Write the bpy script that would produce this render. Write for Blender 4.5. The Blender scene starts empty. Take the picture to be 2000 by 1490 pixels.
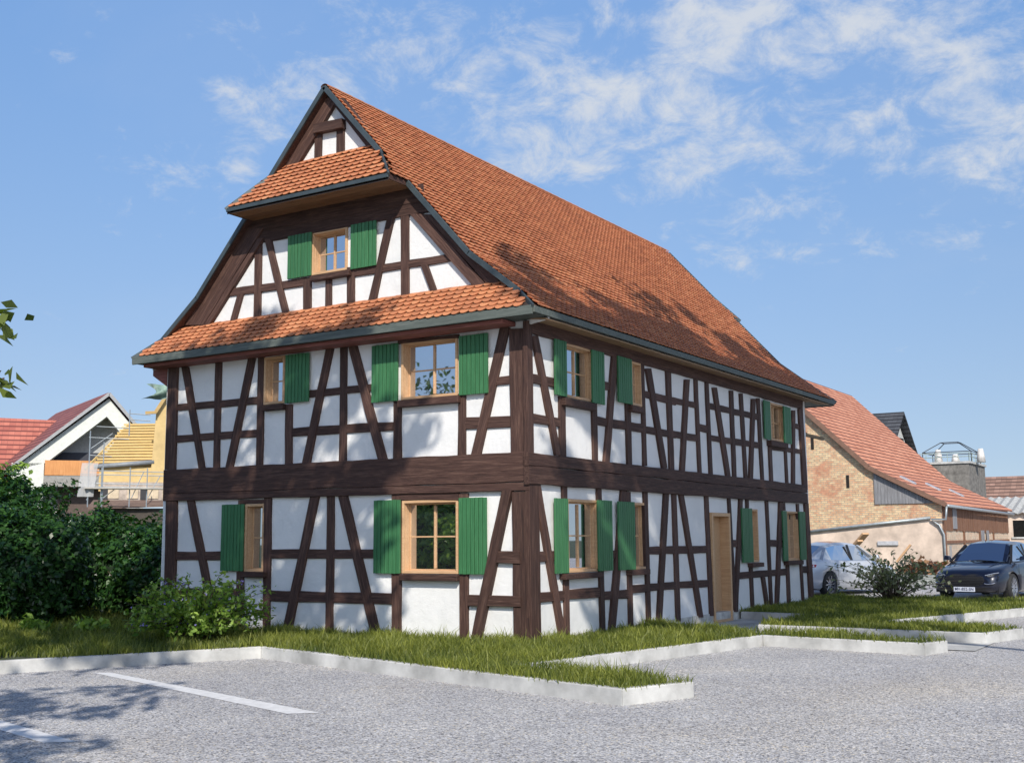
import bpy, bmesh, math, random
import numpy as np
from mathutils import Vector, Matrix
S = bpy.context.scene
COL = S.collection
rad = math.radians
# ------------------------------------------------------------------ camera
cd = bpy.data.cameras.new('camera'); cam = bpy.data.objects.new('camera', cd); COL.objects.link(cam)
YAW, PIT, ROL = 0.5626, 0.1353, -0.00745
fw = Vector((-math.sin(YAW)*math.cos(PIT), math.cos(YAW)*math.cos(PIT), math.sin(PIT)))
rt = Vector((math.cos(YAW), math.sin(YAW), 0)); up = rt.cross(fw)
r2 = rt*math.cos(ROL)+up*math.sin(ROL); u2 = up*math.cos(ROL)-rt*math.sin(ROL)
M = Matrix((r2, u2, -fw)).transposed().to_4x4(); M.translation = Vector((8.665, -14.175, 1.455))
cam.matrix_world = M
cd.sensor_width = 36; cd.lens = 40.60; cd.clip_end = 3000; cd.clip_start = .1
S.camera = cam
# ------------------------------------------------------------------ light
SUN = Vector((.75, -1, .97)).normalized()
sd = bpy.data.lights.new('sun', 'SUN'); sd.energy = 5.0; sd.angle = rad(.4); sd.color = (1, .93, .83)
so = bpy.data.objects.new('sun', sd); COL.objects.link(so); so.location = (20, -26, 26)
so.rotation_euler = SUN.to_track_quat('Z', 'Y').to_euler()
W = bpy.data.worlds.new('World'); S.world = W; W.use_nodes = True
def world():
    nt = W.node_tree; N = nt.nodes; N.clear(); L = nt.links
    out = N.new('ShaderNodeOutputWorld'); bg = N.new('ShaderNodeBackground'); bg.inputs[1].default_value = .092
    sky = N.new('ShaderNodeTexSky'); sky.sky_type = 'NISHITA'; sky.sun_disc = False
    sky.sun_elevation = math.asin(SUN.z); sky.sun_rotation = math.atan2(SUN.x, SUN.y)
    sky.air_density = 1.0; sky.dust_density = .6; sky.ozone_density = 2.2
    tc = N.new('ShaderNodeTexCoord'); sep = N.new('ShaderNodeSeparateXYZ'); L.new(tc.outputs['Generated'], sep.inputs[0])
    def m(op, a, b=None, c=None, clamp=False):
        n = N.new('ShaderNodeMath'); n.operation = op; n.use_clamp = clamp
        for i, v in enumerate((a, b, c)):
            if v is None: continue
            if isinstance(v, (int, float)): n.inputs[i].default_value = v
            else: L.new(v, n.inputs[i])
        return n.outputs[0]
    z = m('ADD', m('MAXIMUM', sep.outputs[2], 0), .42)
    cv = N.new('ShaderNodeCombineXYZ'); L.new(sep.outputs[0], cv.inputs[0]); L.new(sep.outputs[1], cv.inputs[1]); L.new(m('ADD', m('MAXIMUM', sep.outputs[2], 0), .17), cv.inputs[2])
    nv = N.new('ShaderNodeVectorMath'); nv.operation = 'NORMALIZE'; L.new(cv.outputs[0], nv.inputs[0]); L.new(nv.outputs[0], sky.inputs['Vector'])
    def ramp_(zz):
        t = m('MULTIPLY', zz, 2.2, None, True); x = N.new('ShaderNodeMix'); x.data_type = 'RGBA'; L.new(t, x.inputs[0]); x.inputs[6].default_value = SKY_LOW; x.inputs[7].default_value = SKY_HIGH
        y = N.new('ShaderNodeMix'); y.data_type = 'RGBA'; L.new(m('MULTIPLY_ADD', zz, 4., -1.9, True), y.inputs[0]); L.new(x.outputs[2], y.inputs[6]); y.inputs[7].default_value = (.9, 1.02, 1.28, 1); return y.outputs[2]
    px = m('DIVIDE', sep.outputs[0], z); py = m('DIVIDE', sep.outputs[1], z)
    cmb = N.new('ShaderNodeCombineXYZ'); L.new(px, cmb.inputs[0]); L.new(py, cmb.inputs[1])
    def noise(s, d, r, off, dist=0):
        mp = N.new('ShaderNodeMapping'); L.new(cmb.outputs[0], mp.inputs[0]); mp.inputs['Location'].default_value = off
        n = N.new('ShaderNodeTexNoise'); n.inputs['Scale'].default_value = s; n.inputs['Detail'].default_value = d
        n.inputs['Roughness'].default_value = r; n.inputs['Distortion'].default_value = dist; L.new(mp.outputs[0], n.inputs[0]); return n.outputs[0]
    fine = noise(15, 12, .68, (3.1, 1.7, 0), .35); big = noise(6, 3, .5, CLOUD_OFF)
    # keep the bank of clouds over the right half of the view: direction azimuth test (world x towards y)
    az = m('SUBTRACT', m('MULTIPLY', sep.outputs[0], math.cos(YAW)), m('MULTIPLY', sep.outputs[1], -math.sin(YAW)))
    right = m('MULTIPLY_ADD', az, 2.4, .98, True)
    hi = m('MULTIPLY', m('MULTIPLY_ADD', sep.outputs[2], 8, -1.5, True), m('MULTIPLY_ADD', sep.outputs[2], -3.5, 2.75, True))
    v = m('ADD', m('MULTIPLY', fine, .85), m('MULTIPLY', big, .55))
    v = m('ADD', v, m('MULTIPLY', m('MULTIPLY', right, hi), .24))
    mr = N.new('ShaderNodeMapRange'); mr.interpolation_type = 'SMOOTHSTEP'; L.new(v, mr.inputs[0])
    mr.inputs[1].default_value = .825; mr.inputs[2].default_value = 1.12; mr.inputs[3].default_value = 0; mr.inputs[4].default_value = .85
    wisp = m('MULTIPLY', m('MULTIPLY_ADD', noise(1.3, 6, .6, (8, 3, 0), .4), 2.4, -1.15, True), .16)
    fac = m('ADD', mr.outputs[0], wisp, None, True)
    tint = N.new('ShaderNodeMix'); tint.data_type = 'RGBA'; tint.blend_type = 'MULTIPLY'; tint.inputs[0].default_value = 1
    L.new(sky.outputs[0], tint.inputs[6]); L.new(ramp_(sep.outputs[2]), tint.inputs[7])
    mx = N.new('ShaderNodeMix'); mx.data_type = 'RGBA'; L.new(fac, mx.inputs[0]); L.new(tint.outputs[2], mx.inputs[6])
    mx.inputs[7].default_value = (7.6, 8.0, 8.6, 1)
    L.new(mx.outputs[2], bg.inputs[0]); L.new(bg.outputs[0], out.inputs[0])
SKY_LOW = (2.05, 1.62, 1.27, 1); SKY_HIGH = (2.35, 2.68, 2.85, 1); CLOUD_OFF = (5.1, 2.2, 0)
world()
S.view_settings.view_transform = 'Standard'; S.view_settings.look = 'None'; S.view_settings.exposure = -.03; S.view_settings.gamma = 1
S.cycles.max_bounces = 6; S.cycles.transparent_max_bounces = 8
# ------------------------------------------------------------------ helpers
rng = np.random.default_rng(7); random.seed(7)
def tag(o, label=None, cat=None, group=None, kind=None):
    if label: o['label'] = label
    if cat: o['category'] = cat
    if group: o['group'] = group
    if kind: o['kind'] = kind
    return o
def empty(name, loc=(0,0,0), rz=0, **k):
    o = bpy.data.objects.new(name, None); COL.objects.link(o); o.location = loc; o.rotation_euler = (0,0,rz); o.empty_display_size = .2
    return tag(o, **k)
def mk(name, vs, fs, mat, parent=None, smooth=False, **k):
    me = bpy.data.meshes.new(name); me.from_pydata([tuple(v) for v in vs], [], fs); me.update()
    if smooth: me.polygons.foreach_set('use_smooth', [True]*len(me.polygons))
    o = bpy.data.objects.new(name, me); COL.objects.link(o)
    for m_ in (mat if isinstance(mat, (list, tuple)) else [mat]): me.materials.append(m_)
    if parent: o.parent = parent
    return tag(o, **k)
def npmesh(name, V, F, mat, parent=None, smooth=False, attr=None, **k):
    """V (n,3), F (m,k) equal-sized faces"""
    me = bpy.data.meshes.new(name); n, m, kk = len(V), len(F), F.shape[1]
    me.vertices.add(n); me.vertices.foreach_set('co', np.ascontiguousarray(V, dtype=np.float32).ravel())
    me.loops.add(m*kk); me.loops.foreach_set('vertex_index', np.ascontiguousarray(F, dtype=np.int32).ravel())
    me.polygons.add(m); me.polygons.foreach_set('loop_start', np.arange(m, dtype=np.int32)*kk)
    if smooth: me.polygons.foreach_set('use_smooth', np.ones(m, dtype=bool))
    me.update(calc_edges=True)
    if attr is not None:
        a = me.attributes.new('rnd', 'FLOAT', 'POINT'); a.data.foreach_set('value', np.ascontiguousarray(attr, dtype=np.float32))
    o = bpy.data.objects.new(name, me); COL.objects.link(o); me.materials.append(mat)
    if parent: o.parent = parent
    return tag(o, **k)
class MB:
    def __init__(s): s.v = []; s.f = []
    def poly(s, pts): n = len(s.v); s.v += [tuple(p) for p in pts]; s.f.append(tuple(range(n, n+len(pts)))); return s
    def hexa(s, a, b):   # two matching quads a (bottom), b (top)
        n = len(s.v); s.v += [tuple(p) for p in a]+[tuple(p) for p in b]
        s.f += [(n+3,n+2,n+1,n), (n+4,n+5,n+6,n+7)]+[(n+i, n+(i+1)%4, n+4+(i+1)%4, n+4+i) for i in range(4)]; return s
    def box(s, x0, x1, y0, y1, z0, z1):
        return s.hexa([(x0,y0,z0),(x1,y0,z0),(x1,y1,z0),(x0,y1,z0)], [(x0,y0,z1),(x1,y0,z1),(x1,y1,z1),(x0,y1,z1)])
    def bar(s, p, q, w, h=None, upv=(0,0,1)):
        h = h or w; p = Vector(p); q = Vector(q); d = (q-p).normalized(); u = Vector(upv)
        if abs(d.dot(u)) > .95: u = Vector((0,1,0))
        a = d.cross(u).normalized()*w/2; b = a.cross(d).normalized()*h/2
        return s.hexa([p-a-b, p+a-b, p+a+b, p-a+b], [q-a-b, q+a-b, q+a+b, q-a+b])
    def tube(s, pts, r, n=8, r1=None, cap=True):
        pts = [Vector(p) for p in pts]; base = len(s.v); m = len(pts)
        ref = Vector((0,0,1)) if abs((pts[1]-pts[0]).normalized().z) < .9 else Vector((1,0,0))
        for i, p in enumerate(pts):
            d = (pts[min(i+1,m-1)]-pts[max(i-1,0)]).normalized(); a = d.cross(ref).normalized(); b = a.cross(d)
            rr = r if r1 is None else r+(r1-r)*i/(m-1)
            for j in range(n):
                t = 2*math.pi*j/n; s.v.append(tuple(p+a*math.cos(t)*rr+b*math.sin(t)*rr))
        for i in range(m-1):
            for j in range(n):
                s.f.append((base+i*n+j, base+i*n+(j+1)%n, base+(i+1)*n+(j+1)%n, base+(i+1)*n+j))
        if cap: s.f.append(tuple(base+j for j in range(n))[::-1]); s.f.append(tuple(base+(m-1)*n+j for j in range(n)))
        return s
    def build(s, name, mat, parent=None, smooth=False, **k):
        o = mk(name, s.v, s.f, mat, parent, smooth, **k)
        return o
def bevel(o, w=.006, seg=1):
    b = o.modifiers.new('bevel', 'BEVEL'); b.width = w; b.segments = seg; b.limit_method = 'ANGLE'; b.angle_limit = rad(40); return o
# ------------------------------------------------------------------ materials
def new_mat(name):
    m = bpy.data.materials.new(name); m.use_nodes = True; nt = m.node_tree; p = nt.nodes['Principled BSDF']; return m, nt, p
def nz(nt, coord, scale, detail=5, rough=.6, stretch=None, dist=0, rot=None):
    n = nt.nodes.new('ShaderNodeTexNoise'); n.inputs['Scale'].default_value = scale; n.inputs['Detail'].default_value = detail; n.inputs['Roughness'].default_value = rough; n.inputs['Distortion'].default_value = dist
    mp = nt.nodes.new('ShaderNodeMapping'); nt.links.new(coord, mp.inputs[0])
    if stretch: mp.inputs['Scale'].default_value = stretch
    if rot: mp.inputs['Rotation'].default_value = rot
    nt.links.new(mp.outputs[0], n.inputs[0]); return n.outputs[0]
def ramp(nt, fac, stops):
    r = nt.nodes.new('ShaderNodeValToRGB'); e = r.color_ramp.elements
    while len(e) < len(stops): e.new(.5)
    for i, (p, c) in enumerate(stops): e[i].position = p; e[i].color = (*c, 1)
    nt.links.new(fac, r.inputs[0]); return r.outputs[0]
def bump(nt, p, h, strength, dist=.01):
    b = nt.nodes.new('ShaderNodeBump'); b.inputs['Strength'].default_value = strength; b.inputs['Distance'].default_value = dist
    nt.links.new(h, b.inputs['Height']); nt.links.new(b.outputs[0], p.inputs['Normal'])
def mathn(nt, op, a, b=0., clamp=False):
    n = nt.nodes.new('ShaderNodeMath'); n.operation = op; n.use_clamp = clamp
    for i, v in enumerate((a, b)):
        if isinstance(v, (int, float)): n.inputs[i].default_value = v
        else: nt.links.new(v, n.inputs[i])
    return n.outputs[0]
def mixc(nt, fac, a, b, mode='MIX'):
    n = nt.nodes.new('ShaderNodeMix'); n.data_type = 'RGBA'; n.blend_type = mode
    for i, v in ((0, fac), (6, a), (7, b)):
        if isinstance(v, (int, float)): n.inputs[i].default_value = v
        elif isinstance(v, tuple): n.inputs[i].default_value = (*v, 1)
        else: nt.links.new(v, n.inputs[i])
    return n.outputs[2]
def tc(nt, which='Object'): return nt.nodes.new('ShaderNodeTexCoord').outputs[which]
def objrand(nt): return nt.nodes.new('ShaderNodeObjectInfo').outputs['Random']
def wood(name, dark, mid, light, rough=.75, scale=1., bumpy=.5, knots=False, axis=0, rv=.25):
    m, nt, p = new_mat(name); oc = tc(nt)
    sc = [14, 14, 14]; sc[axis] = .9
    ad = nt.nodes.new('ShaderNodeVectorMath'); ad.operation = 'ADD'; nt.links.new(oc, ad.inputs[0])
    sm = nt.nodes.new('ShaderNodeVectorMath'); sm.operation = 'SCALE'; sm.inputs[0].default_value = (37, 11, 23); nt.links.new(objrand(nt), sm.inputs['Scale']); nt.links.new(sm.outputs[0], ad.inputs[1]); co = ad.outputs[0]
    g = nz(nt, co, 1.6*scale, 8, .65, tuple(sc), 1.2); g2 = nz(nt, co, 5*scale, 6, .7, tuple(sc), .4); big = nz(nt, co, 1.3, 3, .5)
    f = mathn(nt, 'ADD', mathn(nt, 'MULTIPLY', g, .6), mathn(nt, 'MULTIPLY', g2, .4))
    c = ramp(nt, f, [(.3, dark), (.5, mid), (.72, light)])
    v = mathn(nt, 'ADD', mathn(nt, 'MULTIPLY', mathn(nt, 'ADD', objrand(nt), mathn(nt, 'MULTIPLY', big, 1.2)), rv), 1-rv*.9)
    cb = nt.nodes.new('ShaderNodeCombineColor'); [nt.links.new(v, cb.inputs[i]) for i in range(3)]
    c = mixc(nt, 1., c, cb.outputs[0], 'MULTIPLY')
    nt.links.new(c, p.inputs['Base Color']); p.inputs['Roughness'].default_value = rough; p.inputs['Specular IOR Level'].default_value = .3
    bump(nt, p, f, bumpy, .02); return m
def plain(name, col, rough=.6, metal=0., spec=.5, noise=.12, nscale=6., bumpy=0., bscale=60.):
    m, nt, p = new_mat(name); co = tc(nt)
    n = nz(nt, co, nscale, 5, .6)
    lo = tuple(max(0, c*(1-noise*1.6)) for c in col); hi = tuple(min(1, c*(1+noise)) for c in col)
    nt.links.new(ramp(nt, n, [(.3, lo), (.7, hi)]), p.inputs['Base Color'])
    p.inputs['Roughness'].default_value = rough; p.inputs['Metallic'].default_value = metal; p.inputs['Specular IOR Level'].default_value = spec
    if bumpy: bump(nt, p, nz(nt, co, bscale, 4, .6), bumpy)
    return m
def leafmat(name, dark, light, trans=.35, rough=.45):
    m, nt, p = new_mat(name)
    a = nt.nodes.new('ShaderNodeAttribute'); a.attribute_name = 'rnd'
    c = ramp(nt, a.outputs['Fac'], [(0, dark), (.6, tuple((x+y)/2 for x, y in zip(dark, light))), (1, light)])
    nt.links.new(c, p.inputs['Base Color']); p.inputs['Roughness'].default_value = rough; p.inputs['Specular IOR Level'].default_value = .4
    t = nt.nodes.new('ShaderNodeBsdfTranslucent'); nt.links.new(mixc(nt, 1., c, (1.6, 1.7, .5), 'MULTIPLY'), t.inputs[0])
    ms = nt.nodes.new('ShaderNodeMixShader'); ms.inputs[0].default_value = trans; nt.links.new(p.outputs[0], ms.inputs[1]); nt.links.new(t.outputs[0], ms.inputs[2])
    nt.links.new(ms.outputs[0], nt.nodes['Material Output'].inputs[0]); return m
def brickmat(name, c1, c2, mortar, sx, sz, axis='x', patches=None):
    m, nt, p = new_mat(name); co = tc(nt)
    sep = nt.nodes.new('ShaderNodeSeparateXYZ'); nt.links.new(co, sep.inputs[0]); cb = nt.nodes.new('ShaderNodeCombineXYZ')
    nt.links.new(sep.outputs[0 if axis == 'x' else 1], cb.inputs[0]); nt.links.new(sep.outputs[2], cb.inputs[1])
    b = nt.nodes.new('ShaderNodeTexBrick'); nt.links.new(cb.outputs[0], b.inputs[0])
    b.inputs['Scale'].default_value = 1; b.inputs['Brick Width'].default_value = sx; b.inputs['Row Height'].default_value = sz; b.inputs['Mortar Size'].default_value = .014
    b.inputs['Color1'].default_value = (*c1, 1); b.inputs['Color2'].default_value = (*c2, 1); b.inputs['Mortar'].default_value = (*mortar, 1); b.inputs['Bias'].default_value = .1
    c = b.outputs[0]
    if patches:
        f = ramp(nt, nz(nt, co, .7, 6, .7), [(.5, (0,0,0)), (.62, (1,1,1))]); c = mixc(nt, f, c, mixc(nt, .7, c, patches))
    c = mixc(nt, .75, c, ramp(nt, nz(nt, co, 5, 6, .7), [(.25, (.45,.45,.45)), (.75, (1.25,1.22,1.18))]), 'MULTIPLY')
    nt.links.new(c, p.inputs['Base Color']); p.inputs['Roughness'].default_value = .9; bump(nt, p, b.outputs['Fac'], -.5, .02); return m
def rowtile(name, c1, c2, groove, pitch, wid, axis_run=1, along='z'):
    """distant roof tiles: rows by height, columns along the ridge"""
    m, nt, p = new_mat(name); co = tc(nt); sep = nt.nodes.new('ShaderNodeSeparateXYZ'); nt.links.new(co, sep.inputs[0])
    z = mathn(nt, 'DIVIDE', sep.outputs[2], pitch); fz = mathn(nt, 'FRACT', z); y = mathn(nt, 'DIVIDE', sep.outputs[axis_run], wid)
    cb = nt.nodes.new('ShaderNodeCombineXYZ'); nt.links.new(mathn(nt, 'FLOOR', z), cb.inputs[0]); nt.links.new(mathn(nt, 'FLOOR', y), cb.inputs[1])
    wn = nt.nodes.new('ShaderNodeTexWhiteNoise'); nt.links.new(cb.outputs[0], wn.inputs[0])
    f = mathn(nt, 'ADD', mathn(nt, 'MULTIPLY', wn.outputs[0], .35), mathn(nt, 'MULTIPLY', nz(nt, co, .8, 5, .65), .75))
    c = ramp(nt, f, [(.3, c1), (.75, c2)])
    g = ramp(nt, fz, [(0, (0,0,0)), (.24, (.05,.05,.05)), (.32, (1,1,1))])
    g2 = ramp(nt, mathn(nt, 'FRACT', y), [(0, (.75,.75,.75)), (.07, (.75,.75,.75)), (.1, (1,1,1))])
    c = mixc(nt, g, groove, mixc(nt, 1., c, g2, 'MULTIPLY')); nt.links.new(c, p.inputs['Base Color']); p.inputs['Roughness'].default_value = .75
    bump(nt, p, mathn(nt, 'SUBTRACT', 1., fz), .6, .04); return m
timber = wood('dark_timber', (.018,.010,.009), (.062,.032,.025), (.15,.088,.066), .7, 1, .8, rv=.42)
redwood = wood('red_timber', (.12,.04,.035), (.24,.09,.075), (.36,.15,.12), .7)
pine = wood('pine', (.40,.24,.13), (.53,.33,.18), (.65,.45,.27), .5, 1.2, .15, rv=.12)
soffitwood = wood('soffit_boards', (.10,.055,.03), (.19,.11,.06), (.27,.17,.10), .7, 1, .3)
greenpaint = wood('green_paint', (.028,.105,.042), (.042,.15,.062), (.07,.205,.09), .45, 1, .25, axis=2, rv=.15)
eavewood = wood('eaves_boards', (.20,.12,.06), (.33,.21,.12), (.45,.31,.19), .7, 1, .3)
greywood = wood('grey_fascia', (.04,.05,.046), (.085,.10,.09), (.15,.16,.145), .6, .8, .3)
zinc = plain('zinc_trim', (.06,.078,.085), .45, .25, noise=.2, nscale=3)
def plaster_m():
    m, nt, p = new_mat('white_plaster'); co = tc(nt)
    c = ramp(nt, nz(nt, co, 1.1, 6, .65), [(.28, (.66,.66,.65)), (.5, (.74,.74,.73)), (.72, (.79,.785,.77))])
    nt.links.new(c, p.inputs['Base Color']); p.inputs['Roughness'].default_value = .9; p.inputs['Specular IOR Level'].default_value = .2
    h = mathn(nt, 'ADD', nz(nt, co, 90, 3, .6), mathn(nt, 'MULTIPLY', nz(nt, co, 6, 3, .6), 2.2)); bump(nt, p, h, .5, .011); return m
plaster = plaster_m()
def glass_m(name='window_glass', base=(.02,.025,.03), k=.62):
    m, nt, p = new_mat(name); p.inputs['Base Color'].default_value = (*base, 1); p.inputs['Roughness'].default_value = .25
    g = nt.nodes.new('ShaderNodeBsdfGlossy'); g.inputs[0].default_value = (.9,.94,1,1); g.inputs['Roughness'].default_value = .015
    b = nt.nodes.new('ShaderNodeBump'); b.inputs['Strength'].default_value = .02; nt.links.new(nz(nt, tc(nt), 2.5, 2, .5), b.inputs['Height']); nt.links.new(b.outputs[0], g.inputs['Normal'])
    fr = nt.nodes.new('ShaderNodeFresnel'); fr.inputs[0].default_value = 1.5
    ms = nt.nodes.new('ShaderNodeMixShader'); nt.links.new(mathn(nt, 'ADD', fr.outputs[0], k, True), ms.inputs[0])
    nt.links.new(p.outputs[0], ms.inputs[1]); nt.links.new(g.outputs[0], ms.inputs[2]); nt.links.new(ms.outputs[0], nt.nodes['Material Output'].inputs[0]); return m
glass = glass_m(); 
def carglass_m():
    m, nt, p = new_mat('car_glass'); t = nt.nodes.new('ShaderNodeBsdfTransparent'); t.inputs[0].default_value = (.62,.66,.68,1)
    g = nt.nodes.new('ShaderNodeBsdfGlossy'); g.inputs['Roughness'].default_value = .02; fr = nt.nodes.new('ShaderNodeFresnel'); fr.inputs[0].default_value = 1.45
    ms = nt.nodes.new('ShaderNodeMixShader'); nt.links.new(fr.outputs[0], ms.inputs[0]); nt.links.new(t.outputs[0], ms.inputs[1]); nt.links.new(g.outputs[0], ms.inputs[2])
    nt.links.new(ms.outputs[0], nt.nodes['Material Output'].inputs[0]); return m
carglass = carglass_m()
def tile_m():
    m, nt, p = new_mat('clay_tiles'); a = nt.nodes.new('ShaderNodeAttribute'); a.attribute_name = 'rnd'; co = tc(nt)
    f = mathn(nt, 'ADD', mathn(nt, 'MULTIPLY', a.outputs['Fac'], .42), mathn(nt, 'MULTIPLY', nz(nt, co, .9, 6, .7), .58))
    c = ramp(nt, f, [(.08, (.24,.10,.055)), (.25, (.40,.15,.07)), (.5, (.51,.19,.085)), (.66, (.56,.225,.10)), (.92, (.64,.31,.16))])
    c = mixc(nt, .35, c, ramp(nt, nz(nt, co, 45, 4, .7), [(.3, (.55,.55,.55)), (.7, (1.2,1.2,1.2))]), 'MULTIPLY')
    nt.links.new(c, p.inputs['Base Color']); p.inputs['Roughness'].default_value = .8; bump(nt, p, nz(nt, co, 120, 3, .6), .3, .004); return m
tile = tile_m()
darkgap = plain('roof_underlay', (.03,.02,.018), .9)
concrete = plain('kerb_concrete', (.48,.48,.465), .85, noise=.24, nscale=2.2, bumpy=.4, bscale=80)
def asphalt_m():
    m, nt, p = new_mat('asphalt'); co = tc(nt)
    v = nt.nodes.new('ShaderNodeTexVoronoi'); v.inputs['Scale'].default_value = 70; v.inputs['Randomness'].default_value = 1; nt.links.new(co, v.inputs[0])
    sp = nt.nodes.new('ShaderNodeSeparateColor'); nt.links.new(v.outputs['Color'], sp.inputs[0])
    c = ramp(nt, sp.outputs[0], [(0, (.11,.11,.115)), (.2, (.30,.30,.31)), (.6, (.53,.53,.54)), (.9, (.70,.70,.71)), (1, (.74,.64,.46))])
    c = mixc(nt, .9, c, ramp(nt, nz(nt, co, 28, 4, .8), [(.3, (.55,.55,.57)), (.7, (1.25,1.25,1.25))]), 'MULTIPLY')
    c = mixc(nt, .8, c, ramp(nt, nz(nt, co, .45, 6, .65), [(.3, (.78,.78,.8)), (.7, (1.12,1.11,1.08))]), 'MULTIPLY')
    c = mixc(nt, ramp(nt, nz(nt, co, .25, 3, .5), [(.5, (0,0,0)), (.75, (.6,.6,.6))]), c, mixc(nt, 1., c, (1.08,1.0,.86), 'MULTIPLY'))
    c = mixc(nt, .8, c, ramp(nt, nz(nt, co, 1.6, 5, .7, None, 1.5), [(.2, (.72,.72,.73)), (.42, (1,1,1))]), 'MULTIPLY')
    nt.links.new(c, p.inputs['Base Color']); p.inputs['Roughness'].default_value = .85; p.inputs['Specular IOR Level'].default_value = .3
    bump(nt, p, v.outputs['Distance'], .6, .01); return m
asphalt = asphalt_m()
paintline = plain('road_paint', (.74,.74,.74), .6, noise=.1, nscale=12, bumpy=.3, bscale=90)
soil = plain('lawn_soil', (.045,.06,.02), .95, noise=.4, nscale=4, bumpy=.6, bscale=30)
grassm = leafmat('grass_blades', (.04,.07,.012), (.30,.32,.065), .35, .5)
hedgem = leafmat('hedge_leaves', (.007,.032,.009), (.055,.14,.03), .25, .35)
shrubm = leafmat('shrub_leaves', (.08,.17,.025), (.36,.50,.10), .35, .4)
treem = leafmat('tree_leaves', (.03,.06,.015), (.09,.14,.035), .3, .5)
barkm = plain('bark', (.09,.065,.045), .9, noise=.35, nscale=9, bumpy=.8, bscale=25)
core = plain('light_blocking_core', (.012,.03,.01), .95, noise=.5, nscale=8)  # dark fill added inside shrubs to block light between the leaves
flowerm = plain('lilac_flowers', (.25,.22,.55), .6, noise=.2, nscale=30)
# ------------------------------------------------------------------ ground
GZ = -.16
def sheet(name, poly, z, mat, **k):
    bm = bmesh.new(); vs = [bm.verts.new((x, y, z)) for x, y in poly]; f = bm.faces.new(vs); f.normal_update()
    if f.normal.z < 0: f.normal_flip()
    bmesh.ops.triangulate(bm, faces=bm.faces[:]); me = bpy.data.meshes.new(name); bm.to_mesh(me); bm.free()
    o = bpy.data.objects.new(name, me); COL.objects.link(o); me.materials.append(mat); return tag(o, **k)
sheet('ground', [(-400,-300),(400,-300),(400,700),(-400,700)], GZ-.004, soil, kind='structure')
sheet('parking_lot', [(-8,-60),(70,-60),(70,70),(-1.9,70),(-1.9,27.2),(-22,27.2),(-22,14.3),(-8,14.3)], GZ, asphalt, kind='structure')
# lawns: polygon, z just below the kerb tops
LAWN_A = [(-5.9,-7.7),(-3.06,-2.17),(3.39,-3.84),(3.76,-2.95),(1.37,-2.33),(2.4,2.75),(4.81,2.46),(4.98,3.09),(1.57,3.5),(.0,3.95),(.0,.0),(-7.64,.0),(-7.64,14.2),(-34,14.2),(-34,-7.7)]
LAWN_B = [(1.57,4.77),(5.2,4.59),(5.55,5.89),(3.15,6.35),(4.73,11.35),(5.6,14.2),(.02,14.2),(.02,7.9),(1.57,7.7)]
LAWN_C = [(.02,12.6),(.02,14.2),(-7.64,14.2),(-7.64,12.6)]
sheet('lawn', LAWN_A, -.02, soil, kind='structure'); sheet('lawn', LAWN_B, -.02, soil, kind='structure'); sheet('lawn', LAWN_C, -.024, soil, kind='structure')
sheet('path', [(-.05,3.3),(5.3,3.3),(5.3,4.9),(1.7,4.9),(1.7,7.95),(-.05,7.95)], GZ+.012, concrete, kind='structure')
def kerb(pts, w=.1, closed=False, side=1):
    """kerb run along pts; the kerb body lies on the left (side=1) of the direction of travel"""
    P = [Vector((x, y, 0)) for x, y in pts]; n = len(P); off = []
    for i in range(n):
        a = (P[i]-P[i-1]).normalized() if i else None; b = (P[i+1]-P[i]).normalized() if i < n-1 else None
        na = Vector((-a.y, a.x, 0)) if a else None; nb = Vector((-b.y, b.x, 0)) if b else None
        if na and nb: m_ = (na+nb).normalized(); m_ = m_/max(.35, m_.dot(na))
        else: m_ = na or nb
        off.append(P[i]+m_*w*side)
    mb = MB()
    for i in range(n-1):
        a, b, c, d = P[i], P[i+1], off[i+1], off[i]
        if side < 0: a, b, c, d = d, c, b, a
        L_ = (b-a).length; k = 1
        mb.hexa([(q.x,q.y,GZ-.05) for q in (a,b,c,d)], [(q.x,q.y,.0) for q in (a,b,c,d)])
    o = mb.build('kerb', concrete, kind='structure'); bevel(o, .012, 2); return o
# one run per lawn edge
kerb([(-5.9,-7.7),(-3.06,-2.17),(3.39,-3.84),(3.76,-2.95),(1.37,-2.33),(2.4,2.75),(4.81,2.46),(4.98,3.09),(1.57,3.5),(.06,3.95)], side=1)
kerb([(.06,7.88),(1.57,7.7),(1.57,4.77),(5.2,4.59),(5.55,5.89),(3.15,6.35),(4.73,11.35),(5.6,14.2),(-.5,14.2),(-7.7,14.2)], side=1)
def line(name, q): mk(name, [(x, y, GZ+.004) for x, y in q], [(0,1,2,3)], paintline, kind='structure')
line('parking_line', [(-3.65,-4.5),(.89,-5.86),(1.13,-5.66),(-3.45,-4.39)])
line('parking_line', [(-4.5,-6.87),(.25,-8.02),(.45,-7.85),(-4.3,-6.7)])
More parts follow.
